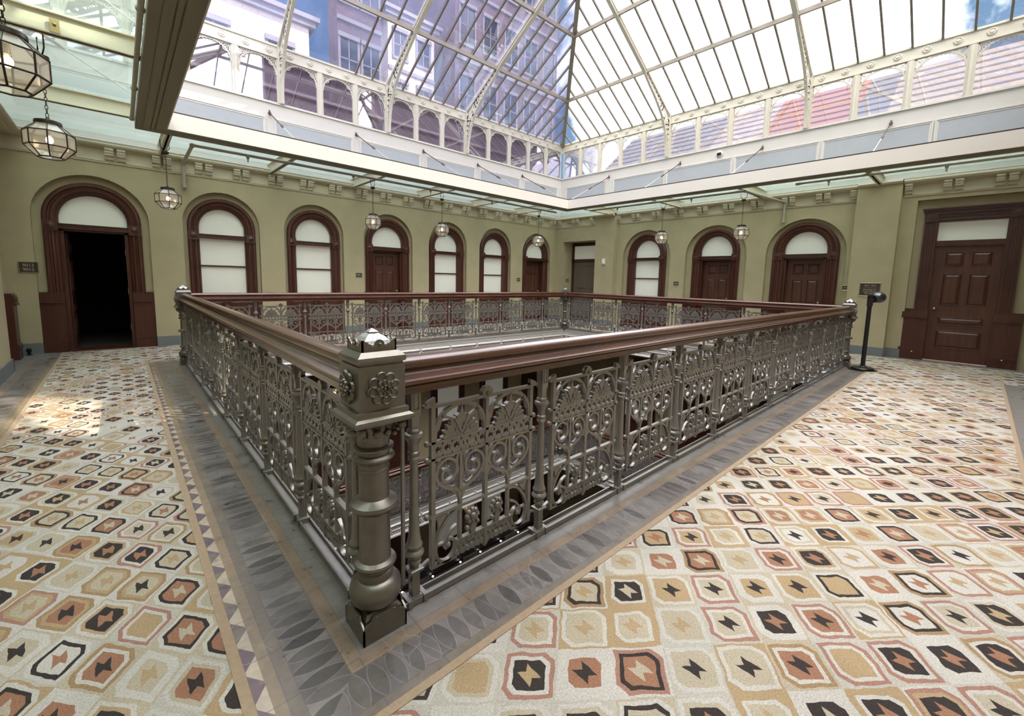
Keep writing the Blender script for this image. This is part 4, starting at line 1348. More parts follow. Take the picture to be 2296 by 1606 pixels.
# ------------------------------------------------------------------ balustrades
IR = MT['iron']
def spiral(c, r0, r1, a0, turns, n=22, sx=1):
    return [(c[0] + sx * (r0 + (r1 - r0) * k / n) * cos(a0 + turns * 2 * pi * k / n), c[1] + (r0 + (r1 - r0) * k / n) * sin(a0 + turns * 2 * pi * k / n)) for k in range(n + 1)]
def panel_meshes(W):
    """cast panel between two balusters; local x from 0 (baluster) to W, faces y"""
    l, r, c = 0.086, W - 0.086, W / 2
    u1, u2 = (l + c) / 2, (c + r) / 2
    hb = (c - l) / 2
    t = 0.009
    mb = MB(); F = XZ
    for x, w, z0, z1 in ((l, .020, .108, .846), (r, .020, .108, .846), (c, .017, .105, .835)): mb.box(x - w / 2, x + w / 2, -.011, .011, z0, z1)
    for x in (u1, u2):
        mb.box(x - .007, x + .007, -t, t, .19, .60)
    mb.box(l, r, -.012, .012, .823, .837)
    mb.box(l - .018, r + .018, -.012, .012, .343, .357)
    mb.box(l, u1 - .02, -.01, .01, .108, .120); mb.box(u2 + .02, r, -.01, .01, .108, .120)
    # pierced star band
    n = 12; z0, z1 = .604, .668
    mb.box(l - .02, r + .02, -.011, .011, .668, .678); mb.box(l - .02, r + .02, -.011, .011, .596, .606)
    for k in range(n):
        a0 = l + (r - l) * k / n; a1 = l + (r - l) * (k + 1) / n
        ca, cb = (a0 + a1) / 2, (z0 + z1) / 2
        star = [(ca + (.0185 if j % 2 == 0 else .0125) * cos(pi / 2 + j * pi / 6), cb + (.0185 if j % 2 == 0 else .0125) * sin(pi / 2 + j * pi / 6)) for j in range(12)]
        mb.holecell((a0, a1, z0, z1), star, F, -.007, .007)
    # pierced lower band
    b0, b1 = u1 - .03, u2 + .03
    for k in range(4):
        for j in range(3):
            a0 = b0 + (b1 - b0) * (k * 3 + j) / 12; a1 = b0 + (b1 - b0) * (k * 3 + j + 1) / 12
            ca, cb = (a0 + a1) / 2, .150
            hr = (.012, .006, .012)[j] if j != 1 else .008
            mb.holecell((a0, a1, .112, .188), [(ca + hr * cos(q * pi / 4 + .3), cb + hr * 1.2 * sin(q * pi / 4 + .3)) for q in range(8)], F, -.008, .008)
    mb.box(b0, b1, -.012, .012, .184, .192)
    mb.extr([(c - .018, .112), (c + .018, .112), (c + .012, .100), (c, .092), (c - .012, .100)], F, -.008, .008)
    # arches with cross leaves
    for u in (u1, u2):
        arc = [(u - (hb - .008) * cos(pi * k / 16), .676 + .145 * sin(pi * k / 16) ** .85) for k in range(17)]
        mb.ribbon(arc, .017, F, -t, t)
        for s in (-1, 1):
            st = catmull([(u + s * .118, .72), (u + s * .10, .768), (u + s * .078, .805), (u + s * .066, .812)], 4)
            mb.ribbon(st, .010, F, -.006, .010)
            mb.ball((u + s * .092, -.008, .782), .011, 8, 5)
            mb.ribbon(catmull([(u + s * .085, .775), (u + s * .055, .762), (u + s * .022, .735), (u + s * .004, .70)], 4), .010, F, -.007, .007)
            # volutes
            v = catmull([(u + s * .004, .385), (u + s * .02, .43), (u + s * .075, .455), (u + s * .122, .50), (u + s * .120, .555), (u + s * .075, .588), (u + s * .028, .562), (u + s * .030, .505),
                         (u + s * .072, .482), (u + s * .098, .508), (u + s * .088, .538), (u + s * .066, .535)], 5)
            mb.ribbon(v, .0125, F, -.010, .010)
            mb.ball((u + s * .070, 0, .530), .013, 8, 5)
            mb.extr([(u + s * .006, .39), (u + s * .05, .43), (u + s * .085, .475), (u + s * .045, .452), (u + s * .028, .452)][::s], F, -.006, .006)
            mb.ribbon(catmull([(u + s * .008, .60), (u + s * .02, .57), (u + s * .012, .52), (u, .47)], 4), .012, F, -.006, .008)
        mb.ball((u, 0, .425), .012, 8, 5, 1.4)
    # leaf drop on the centre stile
    mb.extr([(c, .535), (c + .030, .475), (c + .012, .462), (c + .010, .43), (c, .40), (c - .010, .43), (c - .012, .462), (c - .030, .475)], F, -.010, .010)
    # lower corner scrolls
    for s, e in ((1, l), (-1, r)):
        big = catmull([(e + s * .145, .345), (e + s * .075, .315), (e + s * .028, .25), (e + s * .014, .19), (e + s * .03, .135), (e + s * .075, .116), (e + s * .112, .145), (e + s * .115, .19),
                       (e + s * .085, .212), (e + s * .062, .195), (e + s * .068, .172)], 5)
        mb.ribbon(big, .0125, F, -.010, .010)
        mb.ball((e + s * .078, -.002, .188), .015, 8, 5)
        mb.ribbon(catmull([(e + s * .125, .262), (e + s * .09, .245), (e + s * .055, .205), (e + s * .02, .205)], 4), .010, F, -.008, .008)
        mb.extr([(e + s * .012, .34), (e + s * .075, .335), (e + s * .05, .305), (e + s * .03, .285), (e + s * .026, .315)][::s], F, -.006, .006)
        # knobs tying the panel to the baluster
        for z in (.673, .601, .350):
            mb.ball((e - s * .026, 0, z), .0135, 8, 6)
        mb.ribbon([(e - s * .045, .835), (e, .835)], .012, F, -.008, .008)
        fan = [(e + s * .010, .828), (e + s * .010, .868)] + [(e - s * (.004 + .034 * cos(q)), .826 + .034 * sin(q)) for q in (1.25, .9, .55, .2)] + [(e - s * .045, .828)]
        mb.extr(fan[::s], F, -.010, .010)
        mb.ribbon([(e - s * .05, .14), (e - s * .02, .155), (e, .118)], .012, F, -.008, .008)
    # shell on the top bar
    sh = [(c + .030 * cos(q * pi / 8) * (1 + .08 * (q % 2)), .840 + .034 * sin(q * pi / 8) * (1 + .08 * (q % 2))) for q in range(9)]
    mb.extr([(c + .024, .822)] + sh + [(c - .024, .822)], F, -.013, .013)
    mb.ball((c, -.012, .842), .011, 8, 5)
    frame = mb.mesh('baluster_panel', IR, 40)
    # palmette
    mb = MB()
    pts = []
    k = 11
    for i in range(2 * k + 1):
        a = pi * i / (2 * k)
        rr = .104 if i % 2 else .083
        if 8 <= i <= 14: rr *= 1.06
        pts.append((rr * cos(a), .001 + rr * .92 * sin(a)))
    mb.extr(pts, F, -.009, .009)
    mb.extr([(-.018, .06), (.018, .06), (.027, .095), (.011, .104), (0, .150), (-.011, .104), (-.027, .095)], F, -.012, .012)
    for s in (-1, 1):
        mb.ribbon(catmull([(s * .002, .018), (s * .02, .06), (s * .038, .09)], 4), .010, F, -.014, .014)
        mb.ribbon(catmull([(s * .012, .008), (s * .03, .030), (s * .018, .05), (s * .012, .03)], 4), .007, F, -.013, .013)
        for a in (.25, .55, .85, 1.15):
            mb.ribbon([(s * .045 * cos(a), .01 + .045 * sin(a)), (s * .088 * cos(a), .005 + .083 * sin(a))], .006, F, -.012, .012)
    palm = mb.mesh('palmette', IR, 40)
    # flower
    mb = MB()
    for q in range(8):
        a = 2 * pi * q / 8
        mb.ball((.027 * cos(a), 0, .085 + .027 * sin(a)), .014, 8, 5)
    mb.ball((0, -.004, .085), .02, 10, 6)
    mb.extr([(-.012, 0), (.012, 0), (.016, .03), (.008, .062), (-.008, .062), (-.016, .03)], F, -.009, .009)
    mb.ball((-.028, -.003, .035), .013, 8, 5); mb.ball((.030, -.003, .048), .010, 8, 5)
    mb.ribbon([(.0, .02), (.03, .048)], .010, F, -.006, .006); mb.ribbon([(.0, .015), (-.028, .034)], .010, F, -.006, .006)
    flow = mb.mesh('flower', IR, 50)
    return frame, palm, flow, (u1, u2), (c - .072, c + .072)
def baluster_mesh():
    mb = MB()
    mb.box(-.017, .017, -.017, .017, .0, .140)
    mb.box(-.024, .024, -.024, .024, .0, .032)
    mb.sqstack([(.024, .138), (.030, .143), (.030, .153), (.022, .158)])
    mb.lathe([(.020, .158), (.022, .170), (.028, .176), (.028, .184), (.022, .19), (.026, .20), (.038, .212), (.041, .222), (.036, .231), (.030, .236), (.034, .246), (.035, .256), (.029, .266),
              (.024, .30), (.021, .36), (.0185, .45), (.0165, .60), (.0165, .618), (.023, .622), (.024, .632), (.020, .637), (.024, .645), (.024, .655), (.019, .660), (.020, .685), (.026, .70),
              (.034, .712), (.040, .722), (.036, .733), (.026, .738), (.028, .748), (.022, .756)], 20)
    mb.sqstack([(.016, .755), (.016, .80), (.021, .808), (.021, .915)])
    for s in (-1, 1):
        mb.loops([[(-.016, s * .0215, .83), (.016, s * .0215, .83), (.016, s * .0215, .91), (-.016, s * .0215, .91)], [(-.010, s * .0215, .836), (.010, s * .0215, .836), (.010, s * .0215, .904), (-.010, s * .0215, .904)],
                  [(-.010, s * .0235, .836), (.010, s * .0235, .836), (.010, s * .0235, .904), (-.010, s * .0235, .904)]], True)
    return mb.mesh('baluster', IR, 35)
BM = baluster_mesh()
RAILP = [(-.050, .915), (-.060, .917), (-.060, .932), (-.064, .934), (-.064, .946), (-.061, .949), (-.066, .953), (-.076, .957), (-.079, .964), (-.077, .972), (-.060, .979), (-.042, .985), (-.034, .994),
         (-.034, 1.002), (-.040, 1.010), (-.045, 1.022), (-.043, 1.036), (-.034, 1.047), (-.018, 1.054), (-.006, 1.056)]
RAILP = RAILP + [(-a, z) for a, z in reversed(RAILP)]
PM = {}
def balustrade(Ltot, n, loc, rz, label, group=None):
    t = thing('balustrade', label, 'railing', loc, rz, group)
    d0 = 0.168
    W = (Ltot - 2 * d0) / n
    key = round(W, 4)
    if key not in PM: PM[key] = panel_meshes(W)
    frame, palm, flow, us, fs = PM[key]
    mb = MB(); mb.extr(RAILP, lambda a, z, x: (x, a, z), .084, Ltot - .084)
    obj('handrail', mb, MT['rail'], t, 35)
    mb = MB()
    e0, e1 = .09, Ltot - .09
    for s in (-1, 1): mb.box(e0, e1, s * .026 - .004, s * .026 + .004, .004, .030)
    mb.box(e0, e1, -.022, .022, .003, .010)
    for k in range(n + 1):
        x = d0 + W * k
        mb.box(x - .045, x - .026, -.036, .036, .003, .036); mb.box(x + .026, x + .045, -.036, .036, .003, .036)
    obj('bottom_channel', mb, MT['steel'] if False else IR, t)
    for k in range(n + 1):
        obj('baluster', BM, None, t, loc=(d0 + W * k, 0, .003))
    for k in range(n):
        p = obj('baluster_panel', frame, None, t, loc=(d0 + W * k, 0, 0))
        for u in us: obj('palmette', palm, None, p, loc=(u, 0, .674))
        for u in fs: obj('flower', flow, None, p, loc=(u, 0, .188))
    # slim bars beside the newels
    for x, q in ((.118, 1), (Ltot - .118, -1)):
        mb = MB(); mb.box(x - .006, x + .006, -.007, .007, .10, .838)
        x1 = x + q * .05
        mb.box(min(x, x1), max(x, x1), -.006, .006, .10, .112); mb.box(min(x, x1), max(x, x1), -.006, .006, .826, .838)
        obj('side_bar', mb, IR, t)
    return t
bal_near = balustrade(A, 11, (0, 0, 0), 0, 'nearest ornate iron railing with red-brown handrail running right to the black stand')
bal_left = balustrade(B, 8, (0, 0, 0), pi / 2, 'ornate iron railing running from the front post to the far left post')
bal_far = dup(bal_near, (0, B, 0), 0, 'far ornate iron railing parallel to the wall of shaded windows')
bal_right = dup(bal_left, (A, 0, 0), pi / 2, 'far right ornate iron railing in front of the right wall doors')

# ------------------------------------------------------------------ edge of the gallery floors
def edge_fascia(zf):
    root = trim(None, None)
    mb = MB()
    rect_loops(mb, HOLE, [(0.002, zf - .002), (-.012, zf - .004), (-.012, zf - .03), (-.004, zf - .035), (-.004, zf - .13), (-.02, zf - .14), (-.03, zf - .155), (-.03, zf - .17), (-.012, zf - .18),
                          (-.012, zf - .25), (-.03, zf - .258), (-.03, zf - .272), (-.012, zf - .28), (-.012, zf - .34), (-.04, zf - .36), (-.05, zf - .38), (-.05, zf - .40), (0.05, zf - .42), (.05, zf - .02)])
    obj('edge_moulding', mb, plain('fascia_iron', (0.40, 0.375, 0.345), 0.45, metal=0.2, var=0.15, scale=20), root, 30)
    return root
FASC = plain('fascia_ring_iron', (0.52, 0.49, 0.45), 0.4, metal=0.2, var=0.15, scale=20)
def fascia_rings(root, zf):
    mb0 = MB()
    mb0.tube([(.045 * cos(2 * pi * k / 18), 0, .045 * sin(2 * pi * k / 18)) for k in range(18)], .009, 6, closed=True)
    mb0.ball((0, 0, 0), .02, 8, 5); mb0.box(-.012, .012, -.01, .02, .045, .16); mb0.ball((0, 0, -.065), .016, 8, 5, 1.3)
    me = mb0.mesh('edge_ring', FASC, 40)
    W1 = (A - .336) / 11; W2 = (B - .336) / 8
    for k in range(12): obj('edge_ring', me, None, root, loc=(.168 + W1 * k, HOLE[3] - .04, zf - .245))
    for k in range(9): obj('edge_ring', me, None, root, loc=(HOLE[1] - .04, .168 + W2 * k, zf - .245), rotz=pi / 2)
    # dentil course
    mb = MB()
    for k in range(150):
        x = .05 + k * .056
        mb.box(x, x + .028, HOLE[3] - .034, HOLE[3] - .01, zf - .335, zf - .30)
    for k in range(112):
        y = .05 + k * .056
        mb.box(HOLE[1] - .034, HOLE[1] - .01, y, y + .028, zf - .335, zf - .30)
    obj('dentil_course', mb, FASC, root)
r0 = edge_fascia(0.0); fascia_rings(r0, 0.0)

# ------------------------------------------------------------------ floors below
mb = MB(); ring_floor(mb, HOLE, (XL - .3, XR + .4, -2.9, YB + .4), FLOOR2, FLOOR2 - .3)
lf = trim(mb, MT['tiles'])
r1 = edge_fascia(FLOOR2); fascia_rings(r1, FLOOR2)
F3 = FLOOR2 * 2
mb = MB(); ring_floor(mb, HOLE, (XL - .3, XR + .4, -2.9, YB + .4), F3, F3 - .3); trim(mb, MT['tiles'])
mb = MB(); mb.box(XL - .3, XR + .4, -2.9, YB + .4, F3 * 1.9, F3 * 1.9 + .05); trim(mb, MT['dark_void'])
bal2 = dup(bal_far, (0, B, FLOOR2), 0, 'dim iron railing of the floor below, seen through the near railing')
bal3 = dup(bal_right, (A, 0, FLOOR2), pi / 2, 'dim iron railing of the floor below, on its right side under the right doors')
dup(bpy.data.objects['newel_post'], (A, B, FLOOR2), pi, 'dim newel post at the far corner of the floor below')
low = trim(None, None)
mb = MB()
mb.box(XL - .2, XR + .2, YB, YB + .2, F3 * 1.9, -.30)
mb.box(XR, XR + .2, -2.9, YB, F3 * 1.9, -.30)
mb.box(XL - .2, XL, -2.9, YB, F3 * 1.9, -.30); mb.box(XL, XR, -2.9, -2.7, F3 * 1.9, -.30)
obj('lower_wall', mb, MT['plaster'], low)
for zf in (FLOOR2, F3):
    for n in BACK + RIGHT:
        W = WB if n in BACK else WR
        mb = MB()
        mb.T = lambda a, b, z, W=W, zf=zf: tuple(p + (zf if i == 2 else 0) for i, p in enumerate(W.T(a, b, z)))
        out = arch_outline(n[0], n[3], n[4]); inn = arch_outline(n[0], n[5], n[6])
        mb.loops([[(a, 0.0, z) for a, z in out], [(a, -.06, z) for a, z in out], [(a, -.06, z) for a, z in inn], [(a, -.015, z) for a, z in inn]], False)
        mb.box(n[0] - n[5], n[0] + n[5], -.04, -.01, 2.0, 2.1)
        mb.box(n[0] - n[3], n[0] + n[3], -.055, -.005, 0, .95 if n[7] == 'win' else .1)
        if n[7] != 'win': mb.box(n[0] - n[5], n[0] + n[5], -.03, -.005, 0, 2.05)
        mb.T = None; obj('lower_casing', mb, MT['mahog'], low)
        mb = MB()
        mb.T = lambda a, b, z, W=W, zf=zf: tuple(p + (zf if i == 2 else 0) for i, p in enumerate(W.T(a, b, z)))
        mb.add([(a, -.012, z) for a, z in arch_outline(n[0], n[5], n[6], 2.1 if n[7] != 'win' else .95)], [tuple(range(23))])
        mb.T = None; obj('lower_shade', mb, MT['blind'], low)

# ------------------------------------------------------------------ lanterns
def lantern(loc, label, ztop, group='glass lanterns hung over the gallery', rz=pi / 8):
    """octagonal lantern; loc is the centre of the glass body, ztop the hook height"""
    t = thing('pendant_lantern', label, 'lantern', loc, rz, group)
    R8 = lambda r, z: [(r * cos(pi / 4 * k + pi / 8), r * sin(pi / 4 * k + pi / 8), z) for k in range(8)]
    rings = [(.078, .150), (.166, .068), (.166, -.055), (.088, -.145)]
    rr = [R8(*q) for q in rings]
    mb = MB()
    mb.loops(rr, True)
    mb.add(rr[3], [tuple(range(8))])
    obj('glass_panes', mb, MT['glass_lamp'], t)
    mb = MB()
    for L in rr:
        for k in range(8): mb.tube([L[k], L[(k + 1) % 8]], .006, 6)
    for a in range(3):
        for k in range(8): mb.tube([rr[a][k], rr[a + 1][k]], .0055, 6)
    obj('frame', mb, MT['bronze'], t)
    mb = MB(); mb.lathe([(.0, .145), (.088, .145), (.092, .150), (.090, .175), (.075, .182), (.02, .19), (.012, .21), (.0, .21)], 16); obj('cap', mb, MT['bronze'], t, 40)
    mb = MB(); mb.lathe([(.0, .15), (.014, .15), (.014, .06), (.018, .05), (.0, .05)], 10); obj('socket', mb, MT['brass'], t, 40)
    mb = MB(); mb.ball((0, 0, 0.012), .026, 12, 8, 1.3); obj('bulb', mb, MT['bulb'], t, 60)
    # chain
    mb = MB()
    z = .21; top = ztop - loc[2]; i = 0
    while z < top - .03:
        ca, sa = (1, 0) if i % 2 else (0, 1)
        mb.tube([(ca * .010 * cos(2 * pi * k / 10), sa * .010 * cos(2 * pi * k / 10), z + .021 + .021 * sin(2 * pi * k / 10)) for k in range(10)], .0032, 5, closed=True)
        z += .034; i += 1
    obj('chain', mb, MT['bronze'], t)
    mb = MB()
    mb.lathe([(.0, top - .05), (.035, top - .05), (.048, top - .04), (.048, top - .012), (.0, top - .012)], 14)
    for s in (-1, 1):
        mb.tube([(0, 0, top - .02), (s * .05, 0, top + .03), (s * .062, 0, top + .05), (s * .062, 0, JZ0 - loc[2] + .03)], .006, 6)
    obj('hanger', mb, MT['bronze'], t, 40)
    return t
ZL = 2.52; ZT = 3.27
lan = []
lantern((-0.02, 7.56, ZL), 'glass lantern hanging between the open dark doorway and the first shaded window', ZT)
lantern((3.40, 7.56, ZL), 'glass lantern overlapping the first closed arched door of the left wall', ZT)
lantern((5.13, 7.56, ZL), 'glass lantern in front of the third shaded window of the left wall', ZT)
lantern((8.46, 7.56, ZL), 'glass lantern in front of the last arched door before the far corner', ZT)
lantern((9.59, 4.22, ZL), 'glass lantern overlapping the right wall shaded window', ZT, rz=pi / 8 + pi / 2)
lantern((9.59, 2.28, ZL), 'glass lantern between the two arched doors of the right wall', ZT, rz=pi / 8 + pi / 2)
lantern((-1.06, 4.45, ZL), 'large glass lantern hanging at left near the open doorway arch', ZT, rz=pi / 8 + pi / 2)
lantern((-1.06, 2.42, ZL), 'biggest glass lantern cut off by the left edge of the photo', ZT, rz=pi / 8 + pi / 2)
lantern((2.50, 7.56, -1.12), 'lit lantern of the floor below, left of the front post top', -0.45)
lantern((6.01, 7.56, -3.28 - 1.6), 'lit lantern two floors down, glimpsed through the first panel of the near railing', -4.2)
lantern((2.5, 7.56, -4.89), 'lit lantern two floors down, left of the front post foot', -4.2)
for o in list(bpy.data.objects):
    if o.name.startswith('hanger') and o.parent and o.parent.location.z < 0: bpy.data.objects.remove(o)

# small lamps along the floor two storeys down
for k, x in enumerate((3.45, 4.22, 4.99, 5.60, 6.28, 6.90)):
    mb = MB(); mb.ball((0, 0, 0), .022, 8, 6)
    t = thing('gallery_lamp', 'tiny white lamp glowing in the dark well below the near railing', 'lamp', (x, B + .02, -5.5), 0, 'row of tiny lamps deep in the well')
    obj('lamp_globe', mb, MT['spotlamp'], t, 60)
    mb = MB(); mb.tube([(0, 0, .02), (0, .0, .10), (0, .05, .12)], .012, 6); obj('lamp_arm', mb, MT['black'], t)
mb = MB(); mb.box(.5, A - .5, B + .06, B + .16, -5.46, -5.30); obj('lamp_track', mb, MT['black'], low)

# ------------------------------------------------------------------ pipes, conduit, fittings
def pipe(name, pts, r, label, heads=(), cap=None):
    t = thing(name, label, 'pipe', pts[0])
    o = Vector(pts[0])
    P = [Vector(p) - o for p in pts]
    mb = MB()
    for i in range(len(P) - 1): mb.tube([P[i], P[i + 1]], r, 12)
    obj('pipe_run', mb, MT['steel'], t, 50)
    for q in P[1:-1]:
        mb = MB(); mb.ball(tuple(q), r * 1.5, 12, 8); obj('elbow', mb, MT['steel'], t, 60)
    d0 = (P[1] - P[0]).normalized()
    mb = MB(); mb.tube([P[0] - d0 * .03, P[0] + d0 * .05], r * 1.35, 12); obj('end_cap', mb, MT['steel'], t, 60)
    for h in heads:
        q = Vector(h) - o
        mb = MB(); mb.tube([q, q + Vector((0, 0, -.05))], [r * 1.1, r * .8], 10); mb.tube([q + Vector((0, 0, -.05)), q + Vector((0, 0, -.10))], [.008, .012], 8); mb.ball(tuple(q), r * 1.3, 10, 6)
        obj('sprinkler_head', mb, MT['steel'], t, 50)
    return t
yp = RI[3] + .42
pipe('sprinkler_pipe', [(.30, YB - .05, 2.93), (.30, YB - .05, 3.33), (.27, yp, 3.30), (8.55, yp, 3.30)], .026, 'cream pipe bending off the left wall and running along the far ceiling beam',
     heads=[(1.0, yp, 3.29), (2.75, yp, 3.29), (4.45, yp, 3.29), (6.2, yp, 3.29), (7.9, yp, 3.29)])
xp = RI[1] + .42
pipe('sprinkler_pipe', [(XR - .05, 1.75, 2.85), (XR - .05, 1.75, 3.27), (xp, 2.05, 3.32), (xp, 6.1, 3.32)], .026, 'cream pipe bending off the right wall between the two arched doors',
     heads=[(xp, 3.2, 3.31), (xp, 5.2, 3.31)])
pipe('sprinkler_pipe', [(xp + .02, 1.1, 3.335), (xp + .02, -2.0, 3.335)], .024, 'pale pipe running along the right canopy edge with small sprinkler heads',
     heads=[(xp + .02, .6, 3.33), (xp + .02, -.95, 3.33)])
xq = RI[0] - .375
pipe('sprinkler_pipe', [(xq, 6.50, 3.40), (xq, 5.2, 3.40), (xq, 3.2, 3.40), (xq, -1.2, 3.40)], .022, 'steel pipe running along the big near beam at left')
def conduit(p0, p1, label):
    t = thing('conduit', label, 'conduit', p0)
    d = Vector(p1) - Vector(p0)
    mb = MB(); mb.tube([(0, 0, 0), d], .009, 8); obj('tube', mb, MT['white'], t, 50)
    mb = MB()
    for k in range(1, 6): mb.cbox(tuple(d * (k / 6)), (.022, .022, .035))
    obj('clip', mb, MT['white'], t)
conduit((XL + .1, YB - .115, 3.475), (XR - .1, YB - .115, 3.475), 'thin white conduit along the top of the left wall cornice')
conduit((XR - .14, -2.2, 3.475), (XR - .14, YB - .2, 3.475), 'thin white conduit along the top of the right wall cornice')

# joist clips beside the big lanterns
for k, (y, w) in enumerate(((4.27, 'nearer the open doorway'), (2.05, 'at the left edge'))):
    t = thing('beam_clamp', 'small brass clamp plate on the canopy beam above the lantern %s' % w, 'clamp', (-.95, y - .02, 3.43))
    mb = MB(); mb.box(-.03, .03, -.03, -.012, -.02, .09); obj('plate', mb, MT['brass'], t)
    mb = MB(); mb.ball((0, -.035, .045), .014, 8, 6); obj('bolt', mb, MT['brass'], t, 50)

def text_mesh(s, size):
    cu = bpy.data.curves.new('txt', 'FONT'); cu.body = s; cu.size = size; cu.align_x = 'CENTER'; cu.align_y = 'CENTER'; cu.extrude = .0008
    cu.space_line = 1.05
    o = bpy.data.objects.new('txt', cu); COL.objects.link(o)
    dg = bpy.context.evaluated_depsgraph_get()
    me = bpy.data.meshes.new_from_object(o.evaluated_get(dg))
    bpy.data.objects.remove(o)
    me.materials.clear(); me.materials.append(MT['letter'])
    return me
def plaque(W, a, z, w, h, txt, size, label, b=0.0, bright=False):
    p = W.T(a, b, z)
    t = thing('door_plaque', label, 'sign', p, {'back': 0, 'right': -pi / 2}[W.kind])
    mb = MB(); mb.box(-w / 2, w / 2, -.008, -.001, -h / 2, h / 2); obj('plate', mb, MT['plaque'], t)
    mb = MB()
    f = .012
    L = [[(-w / 2 - o, -d, -h / 2 - o), (w / 2 + o, -d, -h / 2 - o), (w / 2 + o, -d, h / 2 + o), (-w / 2 - o, -d, h / 2 + o)] for o, d in ((f, .001), (f, .008), (f * .5, .014), (0, .010), (0, .001))]
    mb.loops(L, True); obj('moulded_frame', mb, MT['brass'] if bright else plain('olive_frame', (.23, .20, .12), .45, metal=.3), t)
    o = obj('lettering', text_mesh(txt, size), None, t, loc=(0, -.0095, 0)); o.rotation_euler = (pi / 2, 0, 0)
plaque(WB, -1.703, 1.374, .19, .155, '9013\n9012', .062, 'small dark number plaque left of the open doorway')
plaque(WB, 3.532, 1.388, .13, .085, '9011', .05, 'small dark number plaque left of the first closed door on the left wall')
plaque(WB, 8.727, 1.376, .13, .085, '9010', .05, 'small dark number plaque left of the last door on the left wall')
plaque(WR, 4.29, 1.367, .13, .085, '9008', .05, 'small dark number plaque between the right wall shaded window and the middle door')
plaque(WR, 0.445, 1.356, .13, .085, '9009', .05, 'small brass-edged number plaque right of the big arched door', bright=True)
plaque(WR, 0.028, 1.335, .31, .25, '9014   9016\n\u2014\u2014\u2014\u2014\u2014\nExtension To\nLower Floors\n9th  Floor', .038, 'large brass-framed brown plaque behind the black ball stand', b=-.20, bright=True)
t = thing('door_plaque', 'tiny dark plaque on the side wall of the far corner recess', 'sign', (XR + .05, 8.32, 1.385))
mb = MB(); mb.box(-.06, .06, -.010, 0, -.045, .045); obj('plate', mb, MT['plaque'], t)
mb = MB(); mb.box(-.035, .035, -.012, -.010, -.01, .01); obj('lettering', mb, MT['letter'], t)

t = thing('wall_alarm', 'small white alarm box on the pier beside the far corner recess', 'alarm', (XR - .20, 6.62, 2.0))
mb = MB(); mb.box(-.04, 0, -.05, .05, -.085, .085); obj('case', mb, MT['plastic'], t)
mb = MB(); mb.box(-.046, -.04, -.04, .04, -.05, .07); obj('lens', mb, MT['blind'], t)
t = thing('detector', 'small dark-faced detector on the white curb of the right wall', 'detector', (XR - .001, 3.34, 4.66))
mb = MB(); mb.T = lambda x, y, z: (-z, x, y)
mb.lathe([(0, 0), (.075, 0), (.075, .03), (.06, .045), (0, .045)], 16); mb.T = None; obj('housing', mb, MT['plastic'], t, 40)
mb = MB(); mb.box(-.052, -.044, -.05, .05, -.05, .02); obj('face', mb, MT['black'], t)
t = thing('wall_spotlight', 'small brass spotlight on the frieze above the far corner recess', 'spotlight', (XR - .21, 8.05, 3.27))
mb = MB(); mb.tube([(0, 0, 0), (-.06, -.02, .0), (-.08, -.05, .02)], .012, 8); mb.ball((-.08, .02, .03), .035, 10, 6); obj('head', mb, MT['brass'], t, 50)
mb = MB(); mb.tube([(-.07, 0, .01), (-.07, -.25, -.02)], .010, 8); obj('arm', mb, MT['brass'], t)
t = thing('door_stop', 'small dark door stop ball on the floor left of the open doorway', 'door stop', (-1.78, 8.60, 0))
mb = MB(); mb.lathe([(0, 0), (.035, 0), (.035, .01), (.02, .02), (.02, .05), (.03, .06), (.033, .08), (.028, .10), (.01, .112), (0, .113)], 14); obj('body', mb, MT['black'], t, 40)

# stand with a glossy ball head
t = thing('sanitizer_stand', 'slim black floor stand with a glossy ball head beside the right corner post', 'stand', (8.34, -.285, .0105), 0)
mb = MB(); mb.lathe([(0, 0), (.20, 0), (.20, .004), (0, .004)], 32); obj('floor_disc', mb, MT['bronze'], t, 30)
mb = MB(); mb.lathe([(0, .004), (.155, .004), (.158, .02), (.145, .035), (.06, .045), (.04, .06), (0, .06)], 32); obj('base', mb, MT['black'], t, 30)
mb = MB(); mb.lathe([(0, .05), (.034, .05), (.032, .08), (.030, 1.10), (0, 1.10)], 20); obj('pole', mb, MT['black'], t, 30)
hx, hy = .10, -.085
mb = MB(); mb.box(-.04, .04, -.035, .035, 1.06, 1.235); mb.tube([(0, 0, 1.14), (hx * .7, hy * .7, 1.16)], .04, 12); mb.box(-.055, -.01, -.03, .03, 1.215, 1.245); obj('bracket', mb, MT['black'], t)
mb = MB(); mb.ball((hx, hy, 1.205), .104, 24, 16, .88); obj('ball_head', mb, MT['blackgloss'], t, 60)

